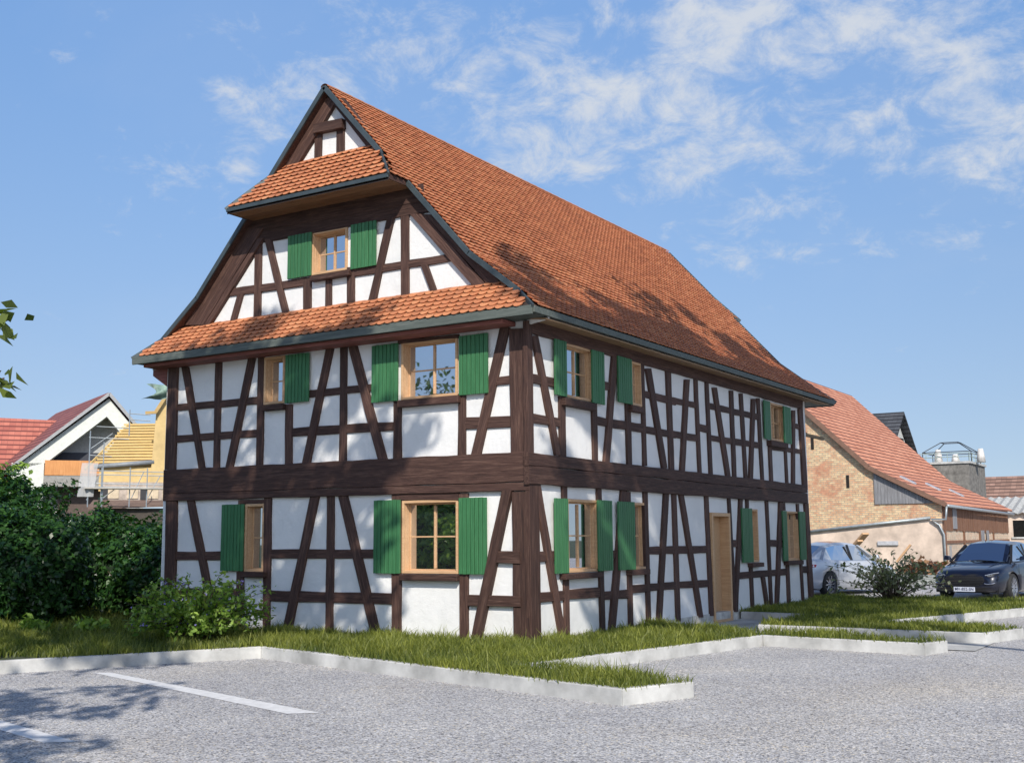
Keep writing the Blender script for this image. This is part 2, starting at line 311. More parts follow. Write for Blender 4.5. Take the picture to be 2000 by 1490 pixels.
# ------------------------------------------------------------------ half-timbered house
HW, HL = 7.644, 12.58; XC = -3.822
PROF = [(0,8.97),(1.21,7.62),(1.74,7.03),(2.915,5.725),(3.79,5.04),(4.20,4.715)]   # (distance from ridge, height)
def prof(dx):
    for (a, z0), (b, z1) in zip(PROF, PROF[1:]):
        if dx <= b: return z0+(z1-z0)*(dx-a)/(b-a)
    return PROF[-1][1]
def verge(dx):   # how far the roof runs out beyond the gable wall, per distance from the ridge
    if dx < 1.21: return .174
    if dx < 1.74: return .174+(dx-1.21)/.53*.466
    if dx < 3.79: return .174
    return .174+(dx-3.79)/.41*.286
house = empty('half_timbered_house', (0,0,0), label='white half-timbered house with dark beams, green shutters and steep orange tiled roof', cat='house')
BEAMS = [('corner_post','G',[(-7.583,4.58),(-7.34,4.559),(-7.334,2.715),(-7.59,2.725)]),('brace','G',[(-7.246,4.551),(-7.08,4.537),(-6.574,2.69),(-6.733,2.697)]),('post','G',[(-6.403,4.668),(-6.25,4.654),(-6.24,2.689),(-6.39,2.695)]),('brace','G',[(-5.582,4.625),(-5.419,4.61),(-5.908,2.686),(-6.074,2.693)]),('post','G',[(-5.379,4.641),(-5.229,4.628),(-5.216,2.681),(-5.365,2.687)]),('rail','G',[(-7.348,3.888),(-5.36,3.872),(-5.356,3.752),(-7.342,3.761)]),('rail','G',[(-7.369,3.325),(-5.372,3.312),(-5.368,3.19),(-7.363,3.196)]),('post','G',[(-4.727,3.701),(-4.575,3.69),(-4.558,2.685),(-4.709,2.691)]),('rail','G',[(-4.217,3.9),(-2.893,3.899),(-2.892,3.785),(-4.214,3.781)]),('rail','G',[(-4.585,3.298),(-2.449,3.276),(-2.448,3.137),(-4.581,3.15)]),('brace','G',[(-3.829,4.622),(-3.67,4.607),(-4.163,2.683),(-4.325,2.69)]),('post','G',[(-3.553,4.619),(-3.41,4.605),(-3.399,2.678),(-3.54,2.684)]),('brace','G',[(-3.403,4.625),(-3.217,4.607),(-2.569,2.692),(-2.746,2.699)]),('post','G',[(-2.449,3.604),(-2.296,3.593),(-2.29,2.69),(-2.442,2.696)]),('post','G',[(-1.221,3.621),(-1.081,3.61),(-1.083,2.675),(-1.222,2.681)]),('rail','G',[(-0.543,3.823),(-0.295,3.82),(-0.296,3.696),(-0.544,3.698)]),('rail','G',[(-1.099,3.255),(-0.285,3.228),(-0.286,3.061),(-1.099,3.084)]),('brace','G',[(-0.449,4.552),(-0.286,4.535),(-0.818,2.681),(-0.984,2.688)]),('corner_post','G',[(-0.291,4.513),(0.012,4.491),(0.013,2.679),(-0.277,2.674)]),('belt_beam','G',[(-7.581,2.717),(0.041,2.694),(0.046,2.264),(-7.577,2.292)]),('belt_beam','G',[(-7.577,2.284),(0.046,2.255),(0.048,2.138),(-7.574,2.164)]),('header','G',[(-2.359,4.553),(-1.202,4.53),(-1.203,4.473),(-2.359,4.494)]),('corner_post','G',[(-7.532,2.168),(-7.252,2.162),(-7.234,0.088),(-7.484,0.08)]),('brace','G',[(-7.007,2.167),(-6.828,2.162),(-6.121,-0.022),(-6.291,-0.028)]),('rail','G',[(-7.275,1.277),(-6.147,1.277),(-6.142,1.131),(-7.268,1.127)]),('rail','G',[(-7.277,0.649),(-5.751,0.653),(-5.747,0.526),(-7.271,0.517)]),('post','G',[(-5.762,0.944),(-5.6,0.945),(-5.568,-0.024),(-5.728,-0.029)]),('post','G',[(-5.753,2.137),(-5.608,2.134),(-5.592,0.939),(-5.735,0.938)]),('post','G',[(-5.154,2.164),(-5,2.16),(-4.98,-0.003),(-5.132,-0.008)]),('rail','G',[(-5.002,1.312),(-2.814,1.309),(-2.812,1.166),(-4.997,1.16)]),('rail','G',[(-5.01,0.645),(-2.456,0.648),(-2.455,0.484),(-5.005,0.469)]),('brace','G',[(-4.128,2.158),(-3.948,2.153),(-4.505,0.005),(-4.688,-0.002)]),('post','G',[(-3.781,2.159),(-3.631,2.155),(-3.626,0.006),(-3.774,0.001)]),('brace','G',[(-3.544,2.162),(-3.36,2.158),(-2.669,-0.005),(-2.843,-0.011)]),('post','G',[(-2.47,2.144),(-2.287,2.139),(-2.272,0.01),(-2.452,0.003)]),('post','G',[(-1.196,2.132),(-1.044,2.128),(-1.039,0.012),(-1.188,0.006)]),('header','G',[(-2.305,2.158),(-1.201,2.133),(-1.201,2.033),(-2.304,2.054)]),('header','G',[(-5.699,2.142),(-5.147,2.137),(-5.145,2.075),(-5.697,2.079)]),('railp','G',[(-0.532,1.285),(-0.123,1.282),(-0.124,1.104),(-0.534,1.106)]),('railp','G',[(-1.021,0.653),(-0.114,0.653),(-0.116,0.494),(-1.021,0.49)]),('bracep','G',[(-0.418,2.151),(-0.257,2.146),(-0.813,-0.002),(-0.977,-0.008)]),('corner_post','G',[(-0.269,2.13),(0.034,2.122),(0.041,0.012),(-0.252,0.001)]),('plate_beam','G',[(-5.745,7.076),(-1.909,7.008),(-1.887,6.705),(-5.859,6.77)]),('header','G',[(-5.844,6.78),(-1.875,6.722),(-1.775,6.524),(-5.713,6.549)]),('rafter_beam','G',[(-5.406,6.636),(-5.275,6.616),(-6.537,5.229),(-6.676,5.244)]),('rafter_beam','G',[(-5.732,6.863),(-5.282,6.794),(-6.674,5.243),(-7.153,5.294)]),('rafter_beam','G',[(-2.125,6.539),(-1.839,6.494),(-0.657,5.198),(-0.921,5.231)]),('rafter_beam','G',[(-1.839,6.486),(-1.558,6.441),(-0.418,5.22),(-0.678,5.252)]),('post','G',[(-5.517,6.615),(-5.35,6.591),(-5.341,5.232),(-5.506,5.25)]),('post','G',[(-2.323,6.555),(-2.164,6.53),(-2.156,5.22),(-2.313,5.239)]),('brace','G',[(-5.278,6.602),(-5.126,6.579),(-4.679,5.235),(-4.826,5.251)]),('brace','G',[(-2.591,6.563),(-2.449,6.541),(-2.819,5.226),(-2.963,5.243)]),('brace','G',[(-5.89,5.71),(-5.75,5.693),(-5.917,5.246),(-6.059,5.261)]),('brace','G',[(-1.916,5.7),(-1.794,5.683),(-1.594,5.212),(-1.714,5.227)]),('rail','G',[(-6.129,5.835),(-4.372,5.802),(-4.368,5.667),(-6.124,5.694)]),('rail','G',[(-3.28,5.819),(-1.338,5.797),(-1.338,5.675),(-3.278,5.689)]),('post','G',[(-4.375,5.811),(-4.2,5.788),(-4.192,5.22),(-4.366,5.239)]),('stud','G',[(-3.889,5.719),(-3.753,5.701),(-3.747,5.222),(-3.882,5.237)]),('post','G',[(-3.422,5.86),(-3.26,5.838),(-3.255,5.232),(-3.416,5.25)]),('post','G',[(-4.171,8.285),(-4.014,8.253),(-4.013,7.673),(-4.169,7.701)]),('post','G',[(-3.692,8.307),(-3.525,8.273),(-3.515,7.669),(-3.682,7.7)]),('collar','G',[(-4.134,8.413),(-3.509,8.388),(-3.499,8.225),(-4.125,8.243)]),('rafter_beam','G',[(-3.852,8.821),(-3.53,8.751),(-2.59,7.619),(-2.892,7.676)]),('rafter_beam','G',[(-4.091,8.873),(-3.616,8.77),(-4.625,7.666),(-5.124,7.756)]),('corner_post','S',[(-0.096,4.593),(0.057,4.617),(0.064,2.674),(-0.099,2.665)]),('brace','S',[(0.077,4.398),(0.238,4.421),(0.877,2.693),(0.707,2.683)]),('rail','S',[(0.075,3.836),(0.772,3.842),(0.769,3.697),(0.072,3.696)]),('rail','S',[(0.086,3.253),(0.894,3.259),(0.89,3.112),(0.083,3.113)]),('post','S',[(0.863,3.584),(1.043,3.602),(1.035,2.68),(0.856,2.67)]),('post','S',[(1.892,3.569),(2.052,3.584),(2.064,2.661),(1.905,2.653)]),('rail','S',[(2.333,3.974),(2.632,3.983),(2.627,3.847),(2.327,3.84)]),('rail','S',[(2.019,3.378),(3.816,3.394),(3.808,3.244),(2.014,3.24)]),('brace','S',[(2.618,4.436),(2.807,4.461),(2.441,2.671),(2.261,2.662)]),('post','S',[(3.08,3.701),(3.258,3.718),(3.272,2.667),(3.095,2.659)]),('post','S',[(3.686,4.448),(3.83,4.466),(3.852,2.677),(3.71,2.67)]),('rail','S',[(3.779,3.975),(5.133,3.976),(5.125,3.851),(3.773,3.856)]),('rail','S',[(3.814,3.36),(5.094,3.367),(5.086,3.238),(3.807,3.238)]),('brace','S',[(3.883,4.372),(4.089,4.397),(4.665,2.676),(4.451,2.666)]),('plate_beam','S',[(0.035,4.614),(12.33,4.717),(12.292,4.422),(0.032,4.431)]),('post','S',[(4.734,4.424),(4.934,4.448),(4.976,2.655),(4.777,2.646)]),('brace','S',[(5.553,4.367),(5.749,4.389),(5.42,2.663),(5.231,2.654)]),('post','S',[(5.994,4.426),(6.151,4.444),(6.221,2.663),(6.066,2.656)]),('post','S',[(6.529,4.421),(6.687,4.439),(6.752,2.658),(6.595,2.652)]),('rail','S',[(4.681,3.974),(6.162,3.993),(6.153,3.875),(4.674,3.862)]),('rail','S',[(6.178,3.593),(6.635,3.584),(6.624,3.442),(6.168,3.453)]),('rail','S',[(6.67,4.04),(9.519,4.052),(9.506,3.923),(6.661,3.923)]),('rail','S',[(4.8,3.37),(6.162,3.375),(6.152,3.243),(4.792,3.245)]),('rail','S',[(6.693,3.419),(9.545,3.454),(9.531,3.326),(6.684,3.303)]),('brace','S',[(6.87,4.357),(7.077,4.38),(7.643,2.658),(7.43,2.649)]),('post','S',[(7.772,4.392),(7.956,4.411),(7.986,2.653),(7.804,2.646)]),('post','S',[(8.317,4.389),(8.492,4.406),(8.609,2.649),(8.434,2.642)]),('brace','S',[(9.003,4.345),(9.21,4.366),(8.879,2.639),(8.679,2.631)]),('post','S',[(9.313,4.387),(9.477,4.403),(9.569,2.646),(9.406,2.64)]),('post','S',[(9.924,3.533),(10.106,3.546),(10.128,2.636),(9.946,2.629)]),('post','S',[(10.956,3.398),(11.099,3.407),(11.125,2.641),(10.983,2.635)]),('brace','S',[(11.576,4.331),(11.766,4.348),(11.543,2.644),(11.356,2.638)]),('rail','S',[(11.479,4.049),(12.122,4.049),(12.107,3.931),(11.465,3.933)]),('rail','S',[(10.016,3.429),(12.152,3.464),(12.139,3.365),(10.006,3.336)]),('corner_post','S',[(12.017,4.405),(12.285,4.44),(12.411,2.541),(12.121,2.621)]),('belt_beam','S',[(-0.118,2.678),(12.299,2.64),(12.313,2.465),(-0.107,2.496)]),('belt_beam','S',[(-0.107,2.489),(12.311,2.454),(12.317,2.214),(-0.105,2.23)]),('corner_post','S',[(-0.07,2.231),(0.196,2.241),(0.225,0.034),(-0.046,0.055)]),('brace','S',[(0.08,2.234),(0.251,2.24),(0.949,0.027),(0.77,0.04)]),('rail','S',[(0.229,1.274),(0.704,1.271),(0.701,1.122),(0.226,1.128)]),('rail','S',[(0.25,0.689),(0.973,0.688),(0.969,0.541),(0.247,0.548)]),('rail','S',[(1.079,0.704),(2.066,0.69),(2.06,0.539),(1.075,0.56)]),('rail','S',[(2.189,0.631),(3.055,0.619),(3.048,0.481),(2.183,0.497)]),('rail','S',[(3.178,0.683),(3.773,0.68),(3.766,0.544),(3.171,0.55)]),('rail','S',[(3.865,0.688),(4.928,0.681),(4.92,0.551),(3.858,0.564)]),('post','S',[(0.912,2.237),(1.054,2.242),(1.085,-0.006),(0.946,0.005)]),('post','S',[(2.008,2.229),(2.158,2.234),(2.21,0.001),(2.062,0.011)]),('brace','S',[(2.849,2.227),(3.062,2.234),(2.532,-0.022),(2.332,-0.008)]),('post','S',[(3.047,2.214),(3.193,2.219),(3.194,-0.012),(3.05,-0.002)]),('post','S',[(3.691,2.234),(3.846,2.239),(3.871,-0.009),(3.718,0.001)]),('rail','S',[(3.83,1.308),(4.968,1.304),(4.959,1.168),(3.823,1.179)]),('brace','S',[(4.509,2.228),(4.705,2.233),(4.271,-0.016),(4.084,-0.004)]),('rail','S',[(2.514,1.265),(2.74,1.262),(2.734,1.124),(2.508,1.128)]),('post','S',[(4.854,2.229),(5.034,2.234),(5.082,-0.017),(4.904,-0.006)]),('brace','S',[(5.159,2.221),(5.344,2.226),(6.072,-0.007),(5.879,0.005)]),('post','S',[(6.334,2.24),(6.504,2.244),(6.594,-0.01),(6.425,0)]),('rail','S',[(4.521,1.31),(6.438,1.299),(6.427,1.16),(4.514,1.181)]),('rail','S',[(4.484,0.686),(6.484,0.663),(6.474,0.536),(4.477,0.569)]),('post','S',[(7.49,2.217),(7.629,2.221),(7.775,-0.002),(7.636,0.005)]),('rail','S',[(7.524,1.408),(8.01,1.401),(7.997,1.253),(7.512,1.262)]),('rail','S',[(7.612,0.759),(10.924,0.766),(10.907,0.623),(7.6,0.632)]),('brace','S',[(8.095,2.221),(8.265,2.225),(7.79,-0.003),(7.628,0.006)]),('post','S',[(8.469,2.22),(8.618,2.223),(8.62,2.043),(8.47,2.041)]),('post','S',[(8.553,0.905),(8.714,0.902),(8.737,-0.008),(8.576,0.001)]),('brace','S',[(9.209,0.631),(9.391,0.625),(9.583,0.001),(9.399,0.011)]),('post','S',[(9.613,2.213),(9.775,2.216),(9.838,-0.003),(9.678,0.005)]),('rail','S',[(9.734,1.395),(10.578,1.384),(10.562,1.241),(9.719,1.256)]),('brace','S',[(10.452,2.208),(10.667,2.213),(10.188,0.002),(9.982,0.013)]),('post','S',[(10.68,2.201),(10.839,2.205),(10.862,2.031),(10.703,2.028)]),('post','S',[(10.782,0.856),(10.956,0.852),(10.964,0.003),(10.791,0.011)]),('post','S',[(11.636,2.198),(11.774,2.201),(11.905,0.002),(11.766,0.009)]),('rail','S',[(11.828,0.796),(12.377,0.783),(12.357,0.633),(11.809,0.648)]),('corner_post','S',[(12.168,2.209),(12.426,2.227),(12.547,-0.001),(12.267,-0)]),('shutter','G',[(-4.707,4.532),(-4.173,4.514),(-4.172,3.706),(-4.696,3.711)]),('shutter','G',[(-2.858,4.507),(-2.327,4.495),(-2.329,3.582),(-2.855,3.595)]),('shutter','G',[(-1.18,4.494),(-0.641,4.49),(-0.657,3.581),(-1.173,3.591)]),('shutter','G',[(-6.109,2.071),(-5.58,2.068),(-5.572,0.955),(-6.102,0.95)]),('shutter','G',[(-2.793,2.065),(-2.27,2.062),(-2.262,0.945),(-2.785,0.94)]),('shutter','G',[(-1.186,2.065),(-0.661,2.058),(-0.703,0.948),(-1.183,0.943)]),('shutter','G',[(-4.701,6.564),(-4.168,6.55),(-4.162,5.811),(-4.69,5.811)]),('shutter','G',[(-3.325,6.55),(-2.789,6.539),(-2.785,5.8),(-3.313,5.798)]),('shutter','S',[(0.659,4.449),(1.02,4.427),(1.039,3.581),(0.682,3.588)]),('shutter','S',[(1.829,4.431),(2.245,4.427),(2.271,3.573),(1.848,3.576)]),('shutter','S',[(2.727,4.448),(3.256,4.449),(3.278,3.674),(2.755,3.676)]),('shutter','S',[(9.608,4.397),(9.981,4.366),(10.023,3.534),(9.637,3.547)]),('shutter','S',[(10.865,4.374),(11.338,4.359),(11.349,3.518),(10.864,3.541)]),('shutter','S',[(0.605,2.054),(1.009,2.042),(1.017,0.939),(0.625,0.945)]),('shutter','S',[(1.923,2.048),(2.423,2.054),(2.454,0.943),(1.979,0.945)]),('shutter','S',[(2.644,2.05),(3.239,2.045),(3.263,0.931),(2.658,0.947)]),('shutter','S',[(8.073,2.037),(8.652,2.043),(8.706,0.942),(8.116,0.948)]),('shutter','S',[(10.509,2.024),(10.789,2.021),(10.82,0.932),(10.539,0.933)]),('shutter','S',[(11.632,2.018),(12.045,2.029),(12.084,0.934),(11.671,0.932)]),('frame','G',[(-5.228,4.539),(-4.743,4.522),(-4.761,3.722),(-5.213,3.73)]),('frame','G',[(-2.306,4.513),(-1.228,4.503),(-1.229,3.599),(-2.299,3.607)]),('frame','G',[(-5.597,2.065),(-5.155,2.067),(-5.144,0.953),(-5.588,0.945)]),('frame','G',[(-2.271,2.048),(-1.22,2.042),(-1.221,0.954),(-2.264,0.944)]),('frame','G',[(-4.203,6.562),(-3.431,6.544),(-3.424,5.819),(-4.195,5.824)]),('frame','S',[(1.047,4.431),(1.913,4.443),(1.959,3.59),(1.084,3.597)]),('frame','S',[(3.32,4.436),(3.714,4.438),(3.728,3.684),(3.348,3.684)]),('frame','S',[(10.107,4.381),(10.988,4.378),(11.015,3.553),(10.138,3.548)]),('frame','S',[(1.039,2.044),(2.007,2.049),(2.052,0.943),(1.072,0.949)]),('frame','S',[(3.286,2.041),(3.732,2.043),(3.773,0.937),(3.32,0.935)]),('frame','S',[(8.726,2.038),(9.083,1.979),(9.146,0.942),(8.776,0.945)]),('frame','S',[(10.904,2.017),(11.675,2.024),(11.737,0.928),(10.929,0.934)]),('sill','G',[(-5.187,3.714),(-4.698,3.695),(-4.701,3.608),(-5.184,3.613)]),('sill','G',[(-2.319,3.586),(-1.159,3.585),(-1.159,3.473),(-2.289,3.486)]),('sill','G',[(-5.577,0.943),(-5.056,0.952),(-5.062,0.86),(-5.574,0.85)]),('sill','G',[(-2.258,0.934),(-1.178,0.944),(-1.182,0.853),(-2.257,0.836)]),('sill','G',[(-4.17,5.788),(-3.315,5.787),(-3.317,5.693),(-4.139,5.709)]),('sill','S',[(0.897,3.564),(1.907,3.555),(1.903,3.452),(0.897,3.441)]),('sill','S',[(3.123,3.657),(3.647,3.657),(3.642,3.559),(3.203,3.557)]),('sill','S',[(9.896,3.521),(10.969,3.524),(10.955,3.405),(9.854,3.404)]),('sill','S',[(0.822,0.933),(1.998,0.934),(2.007,0.848),(0.847,0.854)]),('sill','S',[(3.009,0.936),(3.703,0.939),(3.707,0.842),(3.026,0.853)]),('sill','S',[(8.485,0.934),(9.159,0.931),(9.15,0.843),(8.527,0.849)]),('sill','S',[(10.667,0.935),(11.695,0.922),(11.7,0.836),(10.685,0.84)]),('door','S',[(6.523,1.922),(7.483,1.926),(7.575,-0.173),(6.669,-0.161)])]
# name, face (G gable at y=0, S long side at x=0), along0, along1, z0, z1, shutter? openings are cut for these
OPEN = [('G',-5.225,-4.755,3.725,4.53),('G',-2.30,-1.228,3.60,4.508),('G',-5.592,-5.15,.945,2.066),('G',-2.268,-1.22,.948,2.046),('G',-4.2,-3.428,5.82,6.553),
        ('S',1.05,1.935,3.593,4.437),('S',3.33,3.72,3.684,4.437),('S',10.12,11.0,3.55,4.38),('S',1.055,2.03,.945,2.047),('S',3.30,3.75,.936,2.042),('S',8.75,9.115,.943,2.03),('S',10.915,11.705,.93,2.02)]
DOOR = ('S',6.6,7.53,-.15,1.925)
def wallmesh():
    mb = MB()
    def clip(poly, a, b, c):   # keep a*u+b*z<=c
        out = []
        for i, p in enumerate(poly):
            q = poly[(i+1) % len(poly)]; dp = a*p[0]+b*p[1]-c; dq = a*q[0]+b*q[1]-c
            if dp <= 0: out.append(p)
            if dp*dq < 0: t = dp/(dp-dq); out.append((p[0]+(q[0]-p[0])*t, p[1]+(q[1]-p[1])*t))
        return out
    def cells(us, zs, holes, conv, to3):
        for u0, u1 in zip(us, us[1:]):
            for z0, z1 in zip(zs, zs[1:]):
                uc, zc = (u0+u1)/2, (z0+z1)/2
                if any(h[0] < uc < h[1] and h[2] < zc < h[3] for h in holes): continue
                p = [(u0,z0),(u1,z0),(u1,z1),(u0,z1)]
                for c in conv: p = clip(p, *c) if p else p
                if len(p) >= 3: mb.poly([to3(*q) for q in p])
    i_ = .03
    g = [(a+i_, b-i_, c+i_, d-i_) for f, a, b, c, d in OPEN if f == 'G']; s = [(a+i_, b-i_, c+i_, d-i_) for f, a, b, c, d in OPEN+[DOOR] if f == 'S']
    us = sorted({-HW, 0, *[v for h in g for v in h[:2]]}); zs = sorted({0, 9, *[v for h in g for v in h[2:]]}); zs[-1] = 9
    sl = (8.97-7.03)/1.74
    conv = [(sl, 1, 8.97+sl*XC-.08), (-sl, 1, 8.97-sl*XC-.08)]
    cells(us, zs, g, conv, lambda u, z: (u, 0, z))
    cells([-HW, 0], [0, 9], [], conv, lambda u, z: (u, HL, z))
    us = sorted({0, HL, *[v for h in s for v in h[:2]]}); zs = sorted({-.0, 4.85, *[v for h in s for v in h[2:]]})
    cells(us, [-.16]+[z for z in zs if z > -.1], s, [], lambda u, z: (0, u, z))
    mb.poly([(-HW, HL, 0), (-HW, 0, 0), (-HW, 0, 4.85), (-HW, HL, 4.85)])
    return mb
wallmesh().build('wall', plaster, house)
# dark room lining just inside the walls, so that openings look into rooms
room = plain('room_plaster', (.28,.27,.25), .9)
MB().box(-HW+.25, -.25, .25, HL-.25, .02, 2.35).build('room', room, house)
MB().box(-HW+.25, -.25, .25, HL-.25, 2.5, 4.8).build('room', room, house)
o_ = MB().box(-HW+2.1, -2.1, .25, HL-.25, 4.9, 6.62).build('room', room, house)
fm = plain('foundation_stone', (.55,.53,.48), .9, noise=.25, nscale=5, bumpy=.7, bscale=14)
fb = MB(); fb.box(-HW-.02, .02, -.022, HL+.02, -.2, .035)
fb.build('foundation', fm, house)
T = {'post':'post','rail':'rail','brace':'brace','corner_post':'corner_post','belt_beam':'belt_beam','plate_beam':'wall_plate','rafter_beam':'rafter','header':'lintel','stud':'post','railp':'rail','bracep':'brace','collar':'collar_beam'}
PROUD = {'post':.035,'rail':.03,'brace':.045,'belt_beam':.07,'plate_beam':.05,'rafter_beam':.07,'header':.04,'corner_post':.05,'stud':.033,'railp':.072,'bracep':.085,'collar':.11}
def beam(name, face, q, d, mat, parent, thick=None, idx=0):
    d = d+idx*.00013; pts = [Vector((u, -d, z)) if face == 'G' else Vector((d, u, z)) for u, z in q]
    N_ = Vector((0,-1,0)) if face == 'G' else Vector((1,0,0))
    c = sum(pts, Vector())/4
    e1 = (pts[1]+pts[2]-pts[0]-pts[3])/2; e2 = (pts[2]+pts[3]-pts[0]-pts[1])/2
    X = (e1 if e1.length > e2.length else e2).normalized(); Y = N_.cross(X)
    Mx = Matrix((X, Y, N_)).transposed().to_4x4(); Mx.translation = c; inv = Mx.inverted()
    th = thick or d+.02; loc = [inv @ p for p in pts]
    # subdivide along the beam and let hand-hewn edges wander a little
    nx = max(1, int(max(e1.length, e2.length)/.35)); 
    a, b = (loc[0]+loc[3])/2, (loc[1]+loc[2])/2
    if e1.length > e2.length: S0, S1, E0, E1 = loc[0], loc[3], loc[1], loc[2]
    else: S0, S1, E0, E1 = loc[1], loc[0], loc[2], loc[3]
    vs = []; ch = .007
    for i in range(nx+1):
        t = i/nx; p = S0.lerp(E0, t); r = S1.lerp(E1, t); w = (r-p).normalized(); j1, j2 = random.uniform(-.007,.007), random.uniform(-.007,.007)
        p = p+w*j1; r = r+w*j2
        vs += [(p.x, p.y, -th), (p.x, p.y, -ch), (p.x+w.x*ch, p.y+w.y*ch, 0), (r.x-w.x*ch, r.y-w.y*ch, 0), (r.x, r.y, -ch), (r.x, r.y, -th)]
    fs = []
    for i in range(nx):
        for j in range(5): k = i*6+j; fs.append((k, k+1, k+7, k+6))
    fs += [tuple(range(6))[::-1], tuple(range(nx*6, nx*6+6))]
    o = mk(name, vs, fs, mat, parent); 
    bm = bmesh.new(); bm.from_mesh(o.data); bmesh.ops.recalc_face_normals(bm, faces=bm.faces[:]); bm.to_mesh(o.data); bm.free()
    o.matrix_local = Mx; return o
for i, (k, f, q) in enumerate(BEAMS):
    if k in T: beam(T[k], f, q, PROUD[k], timber, house, idx=i % 37)
def w3(f, u, d, z): return (u, -d, z) if f == 'G' else (d, u, z)
def fbox(mb, f, u0, u1, d0, d1, z0, z1):
    p = [w3(f, u0, d0, z0), w3(f, u1, d0, z0), w3(f, u1, d1, z0), w3(f, u0, d1, z0)]; q = [(x, y, z1) for x, y, _ in p]
    if f == 'S': p, q = p[::-1], q[::-1]
    return mb.hexa(p, q) if f == 'S' else mb.hexa(p[::-1], q[::-1])
def ringbox(mb, f, u0, u1, z0, z1, w, d0, d1, bottom=True):
    fbox(mb, f, u0, u0+w, d0, d1, z0, z1); fbox(mb, f, u1-w, u1, d0, d1, z0, z1); fbox(mb, f, u0+w, u1-w, d0, d1, z1-w, z1)
    if bottom: fbox(mb, f, u0+w, u1-w, d0, d1, z0, z0+w)
def fix(o):
    bm = bmesh.new(); bm.from_mesh(o.data); bmesh.ops.recalc_face_normals(bm, faces=bm.faces[:]); bm.to_mesh(o.data); bm.free(); return o
for (f, u0, u1, z0, z1) in OPEN:
    big = u1-u0 > .6
    mb = MB(); ringbox(mb, f, u0, u1, z0, z1, .042, -.015, .032)                    # face frame
    rv_ = .17 if f == 'G' else .12
    ringbox(mb, f, u0+.028, u1-.028, z0+.026, z1-.028, .02, -rv_, -.016)             # deep lining of the reveal
    win = fix(mb.build('window', pine, house)); bevel(win, .004)
    sb = MB(); a, b, c, d = u0+.046, u1-.046, z0+.044, z1-.046
    ringbox(sb, f, a, b, c, d, .02, -rv_+.02, -rv_+.055)
    zc = (c+d)/2+.0; 
    if big:
        uc = (a+b)/2; fbox(sb, f, uc-.016, uc+.016, -rv_+.025, -rv_+.065, c+.03, d-.03)
        fbox(sb, f, a+.03, uc-.02, -rv_+.03, -rv_+.052, zc-.011, zc+.011); fbox(sb, f, uc+.02, b-.03, -rv_+.03, -rv_+.052, zc-.011, zc+.011)
    else: fbox(sb, f, a+.03, b-.03, -rv_+.03, -rv_+.052, zc-.011, zc+.011)
    s_ = fix(sb.build('sash', pine, win)); bevel(s_, .003)
    pb = MB(); fbox(pb, f, a+.02, b-.02, -rv_+.034, -rv_+.04, c+.02, d-.02); fix(pb.build('pane', glass, win))
si = 0
for i, (k, f, q) in enumerate(BEAMS):
    us = sorted(p[0] for p in q); zs = sorted(p[1] for p in q)
    u0, u1 = (us[0]+us[1])/2, (us[2]+us[3])/2; z0, z1 = (zs[0]+zs[1])/2, (zs[2]+zs[3])/2
    if k == 'sill':
        mb = MB(); fbox(mb, f, u0, u1, -.0, .12, z0, z1); o = fix(mb.build('window_sill', timber, house)); bevel(o, .008)
    if k == 'shutter':
        mb = MB(); n = max(4, round((u1-u0)/.072)); w = (u1-u0)/n; e = 0
        for j in range(n):
            g = random.uniform(.010, .014); dd = random.uniform(0, .004)
            fbox(mb, f, u0+j*w+g/2, u0+(j+1)*w-g/2, .05, .076+dd, z0+random.uniform(0,.004), z1-random.uniform(0,.004))
        fbox(mb, f, u0+.004, u1-.004, .047, .056, z0+.008, z1-.008)
        o = fix(mb.build('shutter', greenpaint, house)); bevel(o, .003)
        hb = MB()
        for zz in (z0+.14, z1-.14): fbox(hb, f, u0+.02 if (i % 2) else u0+.03, u1-.03, .036, .0475, zz-.03, zz+.03)
        fix(hb.build('batten', greenpaint, o))
# door: deep pine lining, a plain pine door leaf set back
f, u0, u1, z0, z1 = DOOR
mb = MB(); ringbox(mb, f, u0, u1, z0, z1, .07, -.01, .05, False); ringbox(mb, f, u0+.045, u1-.045, z0, z1-.045, .024, -.22, -.011, False); fbox(mb, f, u0+.05, u1-.05, -.2, .06, z0, z0+.05)
frame_d = fix(mb.build('door_frame', pine, house)); bevel(frame_d, .005)
mb = MB(); fbox(mb, f, u0+.07, u1-.07, -.2, -.15, z0+.05, z1-.07)
dl = fix(mb.build('door', pine, house))
mb = MB(); mb.tube([(-.15, u0+.17, .9), (-.1, u0+.17, .9), (-.1, u0+.28, .9)], .011); mb.build('handle', plain('steel_handle', (.4,.4,.4), .3, 1), dl)
# projecting plate under the lower pent roof
PB = []
mb = MB().box(-7.86, -.2, -.37, -.002, 4.545, 4.61); o = mb.build('eaves_plate', redwood, house); bevel(o, .008)
mb = MB()
for x in (-7.0,-5.6,-4.2,-2.8,-1.4): pass
